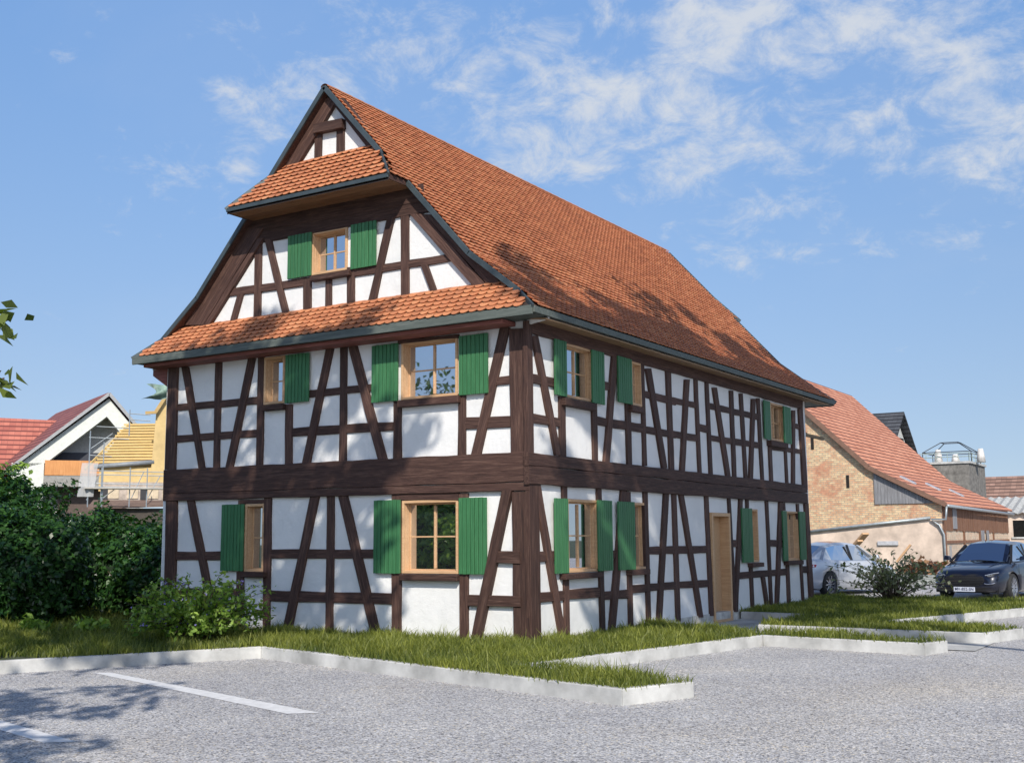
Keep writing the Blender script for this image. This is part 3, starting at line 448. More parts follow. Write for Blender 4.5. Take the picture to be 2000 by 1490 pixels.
# roof ------------------------------------------------------------------
Y1 = 13.35
roof = empty('roof'); roof.parent = house
def slab(side):
    mb = MB(); TH = .05
    P = PROF
    ex = [(0,.174,8.97),(1.21,.174,7.62),(1.74,.64,7.03),(1.74,.174,7.03),(2.915,.174,5.725),(3.79,.174,5.04),(4.20,.46,4.715)]
    for (a, ya, za), (b, yb, zb) in zip(ex, ex[1:]):
        if a == b: continue
        nx_, nz_ = -(zb-za), (b-a); L_ = math.hypot(nx_, nz_); nx_, nz_ = nx_/L_*TH, nz_/L_*TH
        def P3(dx, y, z): return (XC+side*dx, y, z)
        lo = [P3(a,-ya,za-TH/ (nz_/TH) ), P3(b,-yb,zb-TH/(nz_/TH)), P3(b,Y1+yb-.17,zb-TH/(nz_/TH)), P3(a,Y1+ya-.17,za-TH/(nz_/TH))]
        hi = [P3(a,-ya,za), P3(b,-yb,zb), P3(b,Y1+yb-.17,zb), P3(a,Y1+ya-.17,za)]
        if side < 0: lo, hi = lo[::-1], hi[::-1]
        mb.hexa(lo, hi)
    return mb
for sd_ in (1, -1): slab(sd_).build('roof_deck', timber, roof)
# verge and eaves boards
def board(p, q, w, h, name='fascia', mat=greywood): o = MB().bar(p, q, w, h).build(name, mat, roof); bevel(o, .004); return o
for sd_ in (1, -1):
    for yy, sg in ((0, -1), (Y1, 1)):
        ex = [(0,.174,8.97),(1.21,.174,7.62),(1.74,.64,7.03),(1.74,.174,7.03),(2.915,.174,5.725),(3.79,.174,5.04),(4.20,.46,4.715)]
        for j, ((a, ya, za), (b, yb, zb)) in enumerate(zip(ex, ex[1:])):
            if a == b: continue
            ext = .03
            p = Vector((XC+sd_*a, yy+sg*(ya+.018), za-.012)); q = Vector((XC+sd_*b, yy+sg*(yb+.018), zb-.012))
            d = (q-p).normalized()*.01
            board(p-d, q+d, .035, .085, mat=zinc)
    # eaves board along the long side
    board((XC+sd_*4.215, -.47, 4.668), (XC+sd_*4.215, Y1+.3, 4.672), .03, .095, mat=greywood)
# sloping soffit boards under the long eaves
for sd_ in (1, -1):
    mb = MB(); n = 62
    for i in range(n):
        y0 = -.1+i*(Y1+.0)/n; y1 = y0+(Y1+.0)/n-.008; dz = random.uniform(0, .004)
        a = (XC+sd_*3.80, 4.645-dz); b = (XC+sd_*4.20, 4.60-dz)
        mb.hexa([(a[0],y0,a[1]-.015),(b[0],y0,b[1]-.015),(b[0],y1,b[1]-.015),(a[0],y1,a[1]-.015)], [(a[0],y0,a[1]),(b[0],y0,b[1]),(b[0],y1,b[1]),(a[0],y1,a[1])])
    fix(mb.build('soffit', eavewood, roof))
mb = MB(); pr = [(-7.64,4.22),(-8.03,4.45),(-8.03,4.585),(-7.64,4.60)]; mb.hexa([(x,.0,z) for x,z in pr], [(x,HL,z) for x,z in pr]); fix(mb.build('eaves_box', redwood, roof))
# white cheek closing the eaves at the gable corner
for sx in (XC+3.83, XC-4.19):
    mk('eaves_cheek', [(sx,-.03,4.55),(sx+.36,-.03,4.60),(sx+.36,-.03,4.68),(sx,-.03,4.93),(sx,.02,4.55),(sx+.36,.02,4.60),(sx+.36,.02,4.68),(sx,.02,4.93)], [(0,1,2,3),(7,6,5,4),(0,4,5,1),(1,5,6,2),(2,6,7,3),(3,7,4,0)], plaster, roof)
# pent roofs across the gable: (y, z, half width) top and bottom
PENT = [((0,7.83,1.03),(-.64,7.03,1.74)), ((0,5.25,3.52),(-.46,4.715,4.20))]
for gi, gy in ((0, 0), (1, HL)):
    sg = 1 if gi == 0 else -1
    for j, ((ya, za, wa), (yb, zb, wb)) in enumerate(PENT):
        Yf = lambda y: y if gi == 0 else Y1-y-.17*(y < 0)
        Y0_ = gy
        A = [(XC-wa, gy, za), (XC+wa, gy, za)]; yb2 = yb if gi == 0 else Y1+(-yb)-.17
        B = [(XC-wb, yb2, zb), (XC+wb, yb2, zb)]
        th = .09
        mb = MB().hexa([(B[0][0],B[0][1],B[0][2]-th),(B[1][0],B[1][1],B[1][2]-th),(A[1][0],A[1][1],A[1][2]-th),(A[0][0],A[0][1],A[0][2]-th)], [B[0],B[1],A[1],A[0]])
        fix(mb.build('pent_deck', darkgap, roof))
        o = MB().box(XC-wb-.0, XC+wb+.0, min(yb2, yb2-.03*sg), max(yb2, yb2-.03*sg), zb-(.12 if j else .055), zb+.012).build('fascia', greywood if j else zinc, roof); bevel(o, .004)
        # horizontal soffit boarding, three courses
        nb = 4
        for s in range(nb):
            y0 = yb2+(gy-yb2)*s/nb; y1 = yb2+(gy-yb2)*(s+1)/nb-.006*sg
            w0 = wb-.02 if j else wb-.03
            MB().box(XC-w0, XC+w0, min(y0,y1), max(y0,y1), zb-(.10 if j else .07), zb-(.08 if j else .05)).build('soffit', greywood if j else soffitwood, roof)
# clay tiles: every tile a rounded-end slab
TW, TE = .155, .108
def tiles(rows, name, parent):
    """rows: list of (origin fn) -> (P0 top point, dir along row, dir down, normal, u0, u1)"""
    V = []; F = []; R = []; na = 6
    arc = [(TW*.5*math.cos(t), -math.sin(t)) for t in [math.pi*k/na for k in range(na+1)]]
    for (P0, U, D, N_, u0, u1, ju) in rows:
        n0 = math.ceil((u0-ju)/TW); n1 = math.floor((u1-ju)/TW)
        for c in range(n0, n1):
            uc = ju+(c+.5)*TW; base = len(V); r = random.random(); jz = random.uniform(0,.004); jd = random.uniform(-.006,.006); jt = random.uniform(-.0025, .0025)
            w = TW*.485; L_ = TE*1.12
            top = P0+U*uc-D*.03+N_*(.004+jz); 
            def pt(du, dv, h): return tuple(P0+U*(uc+du)+D*(dv+jd)+N_*(h+jz+jt*du/TW*2))
            up_ = [pt(-w, -.05, .004), pt(w, -.05, .004)]
            cv = [pt(a*.97, L_-.062+.062*(-b), .046) for a, b in arc]      # from right to left
            lowv = [pt(a*.97, L_-.072+.062*(-b), .028) for a, b in arc]
            V += up_+cv+lowv; R += [r]*(2+2*(na+1))
            F.append((base, *range(base+2+na, base+1, -1), base+1))
            for k in range(na): F.append((base+2+k, base+3+k, base+3+k+na+1, base+2+k+na+1)[::-1])
    me = bpy.data.meshes.new(name); me.from_pydata(V, [], F); me.update()
    a = me.attributes.new('rnd', 'FLOAT', 'POINT'); a.data.foreach_set('value', R)
    o = bpy.data.objects.new(name, me); COL.objects.link(o); me.materials.append(tile); o.parent = parent
    return o
for sd_ in (1, -1):
    rows = []
    # walk down the profile
    dxs = []; seg = [(0,8.97),(2.915,5.725),(4.20,4.715)]; i = 0
    for (a, za), (b, zb) in zip(seg, seg[1:]):
        L_ = math.hypot(b-a, zb-za); k = round(L_/TE); D = Vector((sd_*(b-a)/L_, 0, (zb-za)/L_)); N_ = Vector((sd_*-(zb-za)/L_, 0, (b-a)/L_))
        for j in range(k):
            t = j/k; dx = a+(b-a)*t; z = za+(zb-za)*t; v = verge(dx+.04)
            rows.append((Vector((XC+sd_*dx, 0, z)), Vector((0,1,0)), D, N_, -v-.02, Y1+v-.15, 0.)); i += 1
    tiles(rows, 'roof_tiles', roof)
for sd_ in (1, -1):
    mb = MB(); e = .006
    for (a, za), (b, zb) in zip([(0,8.97),(2.915,5.725)], [(2.915,5.725),(4.19,4.72)]):
        mb.poly([(XC+sd_*a, -.16, za+e), (XC+sd_*b, -.16, zb+e), (XC+sd_*b, Y1-.01, zb+e), (XC+sd_*a, Y1-.01, za+e)])
    mb.build('underlay', darkgap, roof)
rd = MB().bar((XC, -.19, 8.985), (XC, Y1+.02, 8.985), .16, .05); rr_ = MB()
n = 44
for i in range(n):   # half-round ridge tiles
    y0 = -.2+i*(Y1+.2)/n; y1 = y0+(Y1+.2)/n+.03; r0, r1 = .075, .083
    for k in range(6):
        t0, t1 = math.pi*k/6, math.pi*(k+1)/6
        rr_.poly([(XC+r0*math.cos(t0),y0,8.97+r0*math.sin(t0)*.7),(XC+r0*math.cos(t1),y0,8.97+r0*math.sin(t1)*.7),(XC+r1*math.cos(t1),y1,8.97+r1*math.sin(t1)*.7),(XC+r1*math.cos(t0),y1,8.97+r1*math.sin(t0)*.7)])
rr_.build('ridge_tiles', tile, roof, smooth=True)
for j, ((ya, za, wa), (yb, zb, wb)) in enumerate(PENT):
    L_ = math.hypot(yb-ya, zb-za); k = round(L_/TE); D = Vector((0, (yb-ya)/L_, (zb-za)/L_)); N_ = Vector((0, (zb-za)/L_, -(yb-ya)/L_)); rows = []
    for i in range(k):
        t = i/k; w = wa+(wb-wa)*(t+.12); rows.append((Vector((XC, ya+(yb-ya)*t, za+(zb-za)*t)), Vector((1,0,0)), D, N_, -w+.01, w-.01, 0.))
    tiles(rows, 'pent_tiles', roof)
# purlin ends sticking out of the far gable
for (p, q) in (((-.5,HL-.1,3.98),(.13,13.5,3.80)), ((-.75,HL-.1,4.02),(-.22,13.3,3.92))):
    MB().bar(p, q, .07, .07).build('projecting_beam', wood('grey_stub', (.12,.09,.06), (.22,.17,.11), (.34,.27,.18)), house)
# ------------------------------------------------------------------ foliage
def leafgeo(P, size, up=None, flat=.0, spread=1., elong=1.9):
    """P (n,3) leaf centres; returns verts/faces of folded 4-sided leaves; two triangles-quads"""
    n = len(P); a = rng.normal(size=(n,3)); a /= np.linalg.norm(a, axis=1)[:,None]
    nm = rng.normal(size=(n,3))*spread
    if up is not None: nm += up
    else: nm += np.array([0,0,.9])
    nm /= np.linalg.norm(nm, axis=1)[:,None]
    x = a-(a*nm).sum(1)[:,None]*nm; x /= np.linalg.norm(x, axis=1)[:,None]; y = np.cross(nm, x)
    s = (size*(.6+.8*rng.random(n)))[:,None]
    V = np.stack([P-x*s*.5*elong, P+y*s*.5+nm*s*.12, P+x*s*.5*elong-nm*s*.15, P-y*s*.5+nm*s*.12], 1).reshape(-1,3)
    F = np.arange(n*4).reshape(n,4); return V, F, np.repeat(rng.random(n), 4)
def leaves(name, P, size, mat, parent=None, up=None, spread=1., elong=1.9, shade=None, **k):
    V, F, R = leafgeo(P, size, up, spread=spread, elong=elong)
    if shade is not None: R = np.clip(np.repeat(shade, 4)*.6+R*.4, 0, 1)
    return npmesh(name, V, F, mat, parent, attr=R, **k)
def blob(n, c, r, lump=.25, k=5, shell=.75, seed=0, zmin=None, leafy=None):
    """points in the outer shell of a lumpy ellipsoid, with outward normals"""
    g = np.random.default_rng(seed); d = g.normal(size=(n,3)); d /= np.linalg.norm(d, axis=1)[:,None]
    w = g.normal(size=(14,3))*k; ph = g.random(14)*6.28
    h = np.sin(d@w.T+ph).mean(1)*lump*3
    rad_ = (1+h)*(shell+(1-shell)*g.random(n)**.6)
    # break into clumps
    w2 = g.normal(size=(10,3))*k*2.4; rad_ *= 1+.07*np.sin(d@w2.T+g.random(10)*6).sum(1)/2
    P = np.array(c)+d*np.array(r)*rad_[:,None]
    if zmin is not None: m_ = P[:,2] > zmin; P, d, h = P[m_], d[m_], h[m_]
    return P, d
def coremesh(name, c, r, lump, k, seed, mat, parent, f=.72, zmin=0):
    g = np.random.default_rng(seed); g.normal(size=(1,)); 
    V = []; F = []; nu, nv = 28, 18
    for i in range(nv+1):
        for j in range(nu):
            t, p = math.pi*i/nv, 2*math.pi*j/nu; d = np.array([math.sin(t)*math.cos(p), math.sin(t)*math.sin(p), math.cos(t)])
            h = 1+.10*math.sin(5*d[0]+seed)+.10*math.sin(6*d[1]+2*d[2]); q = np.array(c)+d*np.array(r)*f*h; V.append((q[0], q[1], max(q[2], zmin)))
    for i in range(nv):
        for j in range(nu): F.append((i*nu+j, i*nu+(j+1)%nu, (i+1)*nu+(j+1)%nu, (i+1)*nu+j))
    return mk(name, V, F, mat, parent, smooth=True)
def shrub(name, blobs, size, mat, dens, label, cat, group=None, stems=True, zmin=0., withcore=True, loc=None, **kw):
    c0 = blobs[0][0]; root = empty(name, (c0[0], c0[1], 0), label=label, cat=cat, group=group)
    Ps = []; Ns = []
    for i, (c, r) in enumerate(blobs):
        c = (c[0]-c0[0], c[1]-c0[1], c[2]); area = (r[0]*r[1]+r[1]*r[2]+r[0]*r[2])*4.2
        P, d = blob(int(area*dens), c, r, seed=hash((round(c0[0]*10), i)) % 9999, zmin=zmin, **kw); Ps.append(P); Ns.append(d)
        if withcore: coremesh('light_blocking_core', c, r, .2, 5, i+3, core, root)  # added solid blob, not real leaves; stops light passing through the shrub
    P = np.concatenate(Ps); N_ = np.concatenate(Ns)
    leaves('foliage', P, size, mat, root, up=N_*1.1+np.array([0,0,.6]), spread=.75)
    if stems:
        mb = MB()
        for i in range(7):
            a = random.uniform(0, 6.28); r = blobs[0][1][0]*.6; h = blobs[0][0][2]
            mb.tube([(math.cos(a)*.08, math.sin(a)*.08, -.05), (math.cos(a)*r*.4, math.sin(a)*r*.4, h*.6), (math.cos(a)*r, math.sin(a)*r, h*1.1)], .018, 6, .006)
        mb.build('stem', barkm, root, True)
    return root
def tree(loc, height, crown_z, R, dens, label, size=.14, nclus=60, name='broadleaf_tree', seed=1, group=None, lean=(0,0), mat=None, Rz=None, tr=None, sig=.5):
    g = np.random.default_rng(seed); rr = random.Random(seed)
    root = empty(name, loc, label=label, cat='tree', group=group); Rz = Rz or (height-crown_z)/2; cz = height-Rz
    mb = MB(); tp = [(0,0,-.2)]
    for i in range(1, 7): tp.append((lean[0]*(i/6)**1.6+rr.uniform(-.1,.1), lean[1]*(i/6)**1.6+rr.uniform(-.1,.1), cz*i/6))
    mb.tube(tp, tr or .03*height*.55+.05, 10, .06)
    mb.build('trunk', barkm, root, True)
    lb = MB(); top = Vector(tp[-1]); cl = []
    for i in range(nclus):
        d = g.normal(size=3); d /= np.linalg.norm(d); rad_ = g.random()**.45
        cl.append(np.array([lean[0], lean[1], cz])+d*np.array([R, R, Rz])*rad_)
    for i, c in enumerate(cl[::2]):
        s = Vector((tp[4][0], tp[4][1], tp[4][2]+ (cz-tp[4][2])*rr.random())); e = Vector(c); mid = (s+e)/2+Vector((0,0,-.25*R*.3))
        lb.tube([s, mid, e], .035, 5, .008, cap=False)
    lb.build('limb', barkm, root, True)
    P = []
    for c in cl:
        m_ = int(dens*(.6+g.random()*.8)); q = g.normal(size=(m_,3))*np.array([sig,sig,sig*.8])*(R/3.2)*(.7+.6*g.random()); P.append(c+q)
    P = np.concatenate(P); leaves('crown', P, size, mat or treem, root, spread=1.2); return root
def inside(poly, X, Y):
    ins = np.zeros(len(X), bool); n = len(poly)
    for i in range(n):
        x0, y0 = poly[i]; x1, y1 = poly[(i+1) % n]
        c = ((y0 > Y) != (y1 > Y)) & (X < (x1-x0)*(Y-y0)/((y1-y0)+1e-12)+x0); ins ^= c
    return ins
def grass(name, poly, box, dens, hgt, w, seed, zb=-.03, excl=None, **k):
    g = np.random.default_rng(seed); x0, x1, y0, y1 = box; n = int((x1-x0)*(y1-y0)*dens)
    X = x0+(x1-x0)*g.random(n); Y = y0+(y1-y0)*g.random(n)
    cl = np.sin(X*3.1+1.3*np.sin(Y*2.3))*np.sin(Y*3.7+1.1*np.sin(X*2.9)); keep = inside(poly, X, Y) & (g.random(n) < .72+.28*cl)
    if excl is not None: keep &= ~((X > excl[0]) & (X < excl[1]) & (Y > excl[2]) & (Y < excl[3]))
    X, Y, cl = X[keep], Y[keep], cl[keep]; n = len(X)
    H = hgt*(.4+.85*g.random(n)+.38*cl)*np.where(g.random(n) < .07, 1.5, 1); A = g.random(n)*6.283; B = g.random(n)*6.283; bend = H*(.15+.75*g.random(n)**1.5)
    ax, ay = np.cos(A), np.sin(A); bx, by = np.cos(B), np.sin(B); z = np.full(n, zb)
    wv = w*(.6+.8*g.random(n))
    p = np.stack([X, Y, z], 1); a = np.stack([ax*wv, ay*wv, z*0], 1); b = np.stack([bx*bend, by*bend, z*0], 1); h = np.stack([z*0, z*0, H], 1)
    V = np.stack([p-a, p+a, p+a*.8+b*.35+h*.6, p-a*.8+b*.35+h*.6, p+b+h*np.array([1,1,.95])-a*.08, p+b+h*.95+a*.08], 1).reshape(-1,3)
    i = np.arange(n)*6; F = np.concatenate([np.stack([i,i+1,i+2,i+3],1), np.stack([i+3,i+2,i+5,i+4],1)])
    r = np.clip(g.random(n)*.7+.25*cl+.15, 0, 1)
    return npmesh(name, V, F, grassm, attr=np.repeat(r, 6), kind='stuff', label='short green lawn grass growing in tufts inside the kerbs', cat='grass', **k)
EX = (-7.66, .02, .02, 20)
grass('grass', LAWN_A, (-7.9,3.8,-4.6,0.1), 2300, .125, .0055, 1)
grass('grass', LAWN_A, (.02,5,0.1,4), 2000, .125, .006, 2)
grass('grass', LAWN_A, (-16,-5.0,-7.7,5), 800, .15, .009, 3, excl=(-7.9,3.8,-4.6,.1))
grass('grass', LAWN_B, (.02,6.4,4.6,14.2), 1500, .10, .0075, 4)
grass('grass', LAWN_C, (-3,.1,12.6,14.2), 700, .09, .009, 5)
# hedge and shrubs at the left
shrub('tall_hedge', [((-10.35,-1.0,.95),(1.65,1.0,1.1)), ((-12.4,-.3,1.25),(1.9,1.3,1.5)), ((-11.2,-1.4,.4),(1.5,.8,.6))], .055, hedgem, 1050, 'dense dark green hedge at the left edge of the lawn with light catching its leaves', 'hedge', lump=.2, zmin=-.1)
shrub('hedge', [((-10.7,2.0,.8),(1.6,1.0,1.0)), ((-9.1,1.7,.75),(1.25,.9,.95)), ((-12.6,2.6,.9),(1.6,1.1,1.2))], .06, hedgem, 750, 'shaded hedge standing further back between the tall hedge and the house', 'hedge', lump=.2, zmin=-.1)
shrub('climbing_shrub', [((-18.9,3.6,2.2),(1.25,1.0,1.3)), ((-17.4,3.0,1.5),(1.2,1.0,1.0))], .09, shrubm, 190, 'loose bright shrub rising above the hedge under the red roof', 'shrub', lump=.3, zmin=-.1)
shrub('garden_shrub', [((-11.0,3.9,1.25),(1.2,.9,.72))], .06, shrubm, 600, 'light green shrub touching the left corner post of the timbered house', 'shrub', lump=.22, zmin=-.1)
# arching shoots with a few big leaves above the hedge
def shoots(name, base, tips, mat, label, leaf=.13, thick=.008, cat='plant', n=6):
    root = empty(name, base, label=label, cat=cat); mb = MB(); P = []; N0 = Vector(base)
    for t in tips:
        e = Vector(t)-N0; s = Vector((random.uniform(-.1,.1), random.uniform(-.1,.1), 0)); mid = (s+e)/2+Vector((0,0,e.z*.15))
        pts = [s, mid, e]; mb.tube(pts, thick, 5, thick*.4)
        for k in range(n):
            u = .45+.55*(k+1)/n; q = s.lerp(mid, u*2) if u < .5 else mid.lerp(e, u*2-1)
            for _ in range(2): P.append(np.array(q)+rng.normal(size=3)*leaf*.35)
    mb.build('stem', barkm, root, True); leaves('leaf_spray', np.array(P), leaf, mat, root, spread=1., elong=1.8); return root
# flowering bush at the house corner
def twiggy(name, loc, R, H, mat, n_st, n_lf, leaf, label, cat, seed, core_=False, flowers=0, droop=.3, group=None):
    rr = random.Random(seed); g = np.random.default_rng(seed); root = empty(name, loc, label=label, cat=cat, group=group); mb = MB(); P = []; N_ = []
    for i in range(n_st):
        a = rr.uniform(0, 6.283); r = R*rr.uniform(.35, 1.05); h = H*rr.uniform(.45, 1.05)*(1-.35*(r/R)**2); s = Vector((math.cos(a)*.1, math.sin(a)*.1, -.03))
        m_ = Vector((math.cos(a)*r*.4, math.sin(a)*r*.4, h*.85)); e = Vector((math.cos(a)*r, math.sin(a)*r, h-droop*rr.random()))
        pts = [s.lerp(m_, t)*(1-t)+m_.lerp(e, t)*t for t in (0,.2,.4,.6,.8,1)]; mb.tube(pts, .009, 5, .003)
        for k in range(n_lf):
            t = .25+.75*rr.random(); j = min(4, int(t*5)); q = pts[j].lerp(pts[j+1], t*5-j); P.append(np.array(q)+g.normal(size=3)*leaf*.9)
    P = np.array(P); P[:,2] = np.maximum(P[:,2], .01)
    mb.build('stem', barkm, root, True); leaves('foliage', P, leaf, mat, root, spread=.9, elong=2.)
    if flowers:
        c = np.array(P)[g.choice(len(P), flowers)]; c = np.repeat(c, 6, 0)+g.normal(size=(flowers*6,3))*.03
        m_ = (c[:,0] < .45)&(c[:,2] > H*.25); leaves('blossom', c[m_], .028, flowerm, root, elong=1.1)
    if core_: pass
    return root
twiggy('flowering_bush', (-4.55,-1.95,-.02), 1.08, 1.15, shrubm, 150, 42, .042, 'arching light green bush with small lilac flowers against the house wall near the kerb', 'bush', 5, flowers=160)
twiggy('small_shrub', (1.6,13.4,-.02), 1.55, 1.3, leafmat('dusty_leaves', (.12,.14,.08), (.36,.38,.25), .3, .5), 85, 12, .06, 'sparse grey-green shrub on the lawn in front of the silver car', 'shrub', 9, droop=.2)
for i, (x, y, r, h) in enumerate([(-7.0,-1.9,.35,.42),(-8.1,-2.2,.3,.35),(-6.3,-.9,.3,.3)]):
    twiggy('wild_plant', (x,y,-.02), r, h, shrubm, 16, 22, .06, ['knee-high leafy weed in the grass in front of the tall hedge','low bright weed at the foot of the tall hedge','small weed in the grass left of the house corner'][i], 'plant', 20+i, group='weeds at the hedge foot')
# branch of a tree standing just left of the picture
def near_tree():
    base = (2.2,-11.6,GZ); root = empty('young_tree', base, label='young tree at the left edge of the parking lot with leafy twigs reaching into view', cat='tree')
    o = Vector(base); mb = MB(); mb.tube([(0,0,0),(.05,.02,1.2),(.0,.06,2.6),(.08,0,3.9)], .055, 10, .025); mb.build('trunk', barkm, root, True)
    P = []; lb = MB(); R_ = random.Random(4)
    tips = [Vector((4.0,-11.05,2.45))-o, Vector((3.97,-11.03,2.19))-o]
    for e in tips:
        s = Vector((.03,.03,e.z-.7)); m_ = s.lerp(e, .55)+Vector((0,0,.12)); lb.tube([s, m_, e], .012, 6, .004)
        for k in range(7):
            t = .84+.16*k/6; q = m_.lerp(e, (t-.55)/.45); P += [np.array(q)+rng.normal(size=3)*.045 for _ in range(7)]
        for k in range(14): q = s.lerp(m_, R_.random()); P += [np.array(q)+rng.normal(size=3)*.06]
    for k in range(16):
        a = R_.uniform(0, 6.28); h = R_.uniform(1.9, 4.6); e = Vector((math.cos(a)*.85-.35, math.sin(a)*.85-.3, h)); s = Vector((.02,.02,max(1.2,h-.8))); lb.tube([s, s.lerp(e,.5)+Vector((0,0,.08)), e], .012, 5, .004)
        for _ in range(60): P.append(np.array(s.lerp(e, .3+.75*R_.random()))+rng.normal(size=3)*.12)
    lb.build('limb', barkm, root, True); leaves('crown', np.array(P), .05, leafmat('young_leaves', (.03,.06,.015), (.16,.20,.05), .35, .4), root, spread=1., elong=1.7)
near_tree()
# ------------------------------------------------------------------ trees round the parking lot (they throw the dappled shade)
TREES = [
 dict(loc=(-.6,-14.4,GZ), lean=(4.3,.9), tr=.16, height=17, crown_z=10.6, R=3.6, dens=74, sig=.25, nclus=100, size=.17, seed=2, label='tall leaning tree left of the camera whose shade falls on the left of the gable'),
 dict(loc=(17.2,-4.4,GZ), lean=(-6.4,-5.4), tr=.15, height=20.5, crown_z=12.5, R=3.0, dens=78, sig=.25, nclus=105, size=.17, seed=3, label='tall tree behind the camera position shading the near end of the long wall'),
 dict(loc=(16.4,-1,GZ), lean=(-6,-4.6), tr=.15, height=21, crown_z=12, R=3.2, dens=66, sig=.25, nclus=112, size=.17, seed=4, label='tall tree right of the parking bays shading the middle of the long wall'),
 dict(loc=(16.6,4,GZ), lean=(-6,-4.8), tr=.15, height=20.5, crown_z=12, R=3.2, dens=66, sig=.25, nclus=108, size=.17, seed=7, label='tall tree right of the parking bays shading the far end of the long wall'),
 dict(loc=(3.4,-19.6,GZ), lean=(3,1.6), tr=.12, height=12.5, crown_z=8, R=2.4, dens=40, sig=.25, nclus=17, size=.15, seed=11, label='tree behind the camera shading the left corner of the parking lot'),
 dict(loc=(-19,-24,GZ), height=7.6, crown_z=1.6, R=5, dens=330, nclus=60, size=.16, seed=5, label='dense broad tree left behind the camera, mirrored in the gable windows'),
 dict(loc=(-13,-28,GZ), height=7.8, crown_z=1.6, R=5, dens=330, nclus=60, size=.16, seed=6, label='second dense tree behind the camera, nearer the middle, mirrored in the gable windows'),
 dict(loc=(24,14,GZ), height=10, crown_z=3, R=4.5, dens=260, nclus=50, size=.17, seed=8, label='broad tree on the right side outside the view, mirrored in the long wall windows'),
]
shrub('broad_bush', [((-8.6,-9.8,1.4),(2.3,1.6,1.7))], .09, shrubm, 420, 'broad leafy bush left of the view, mirrored in the lower gable window', 'bush', lump=.2, zmin=-.1)
for t in TREES: tree(**t)
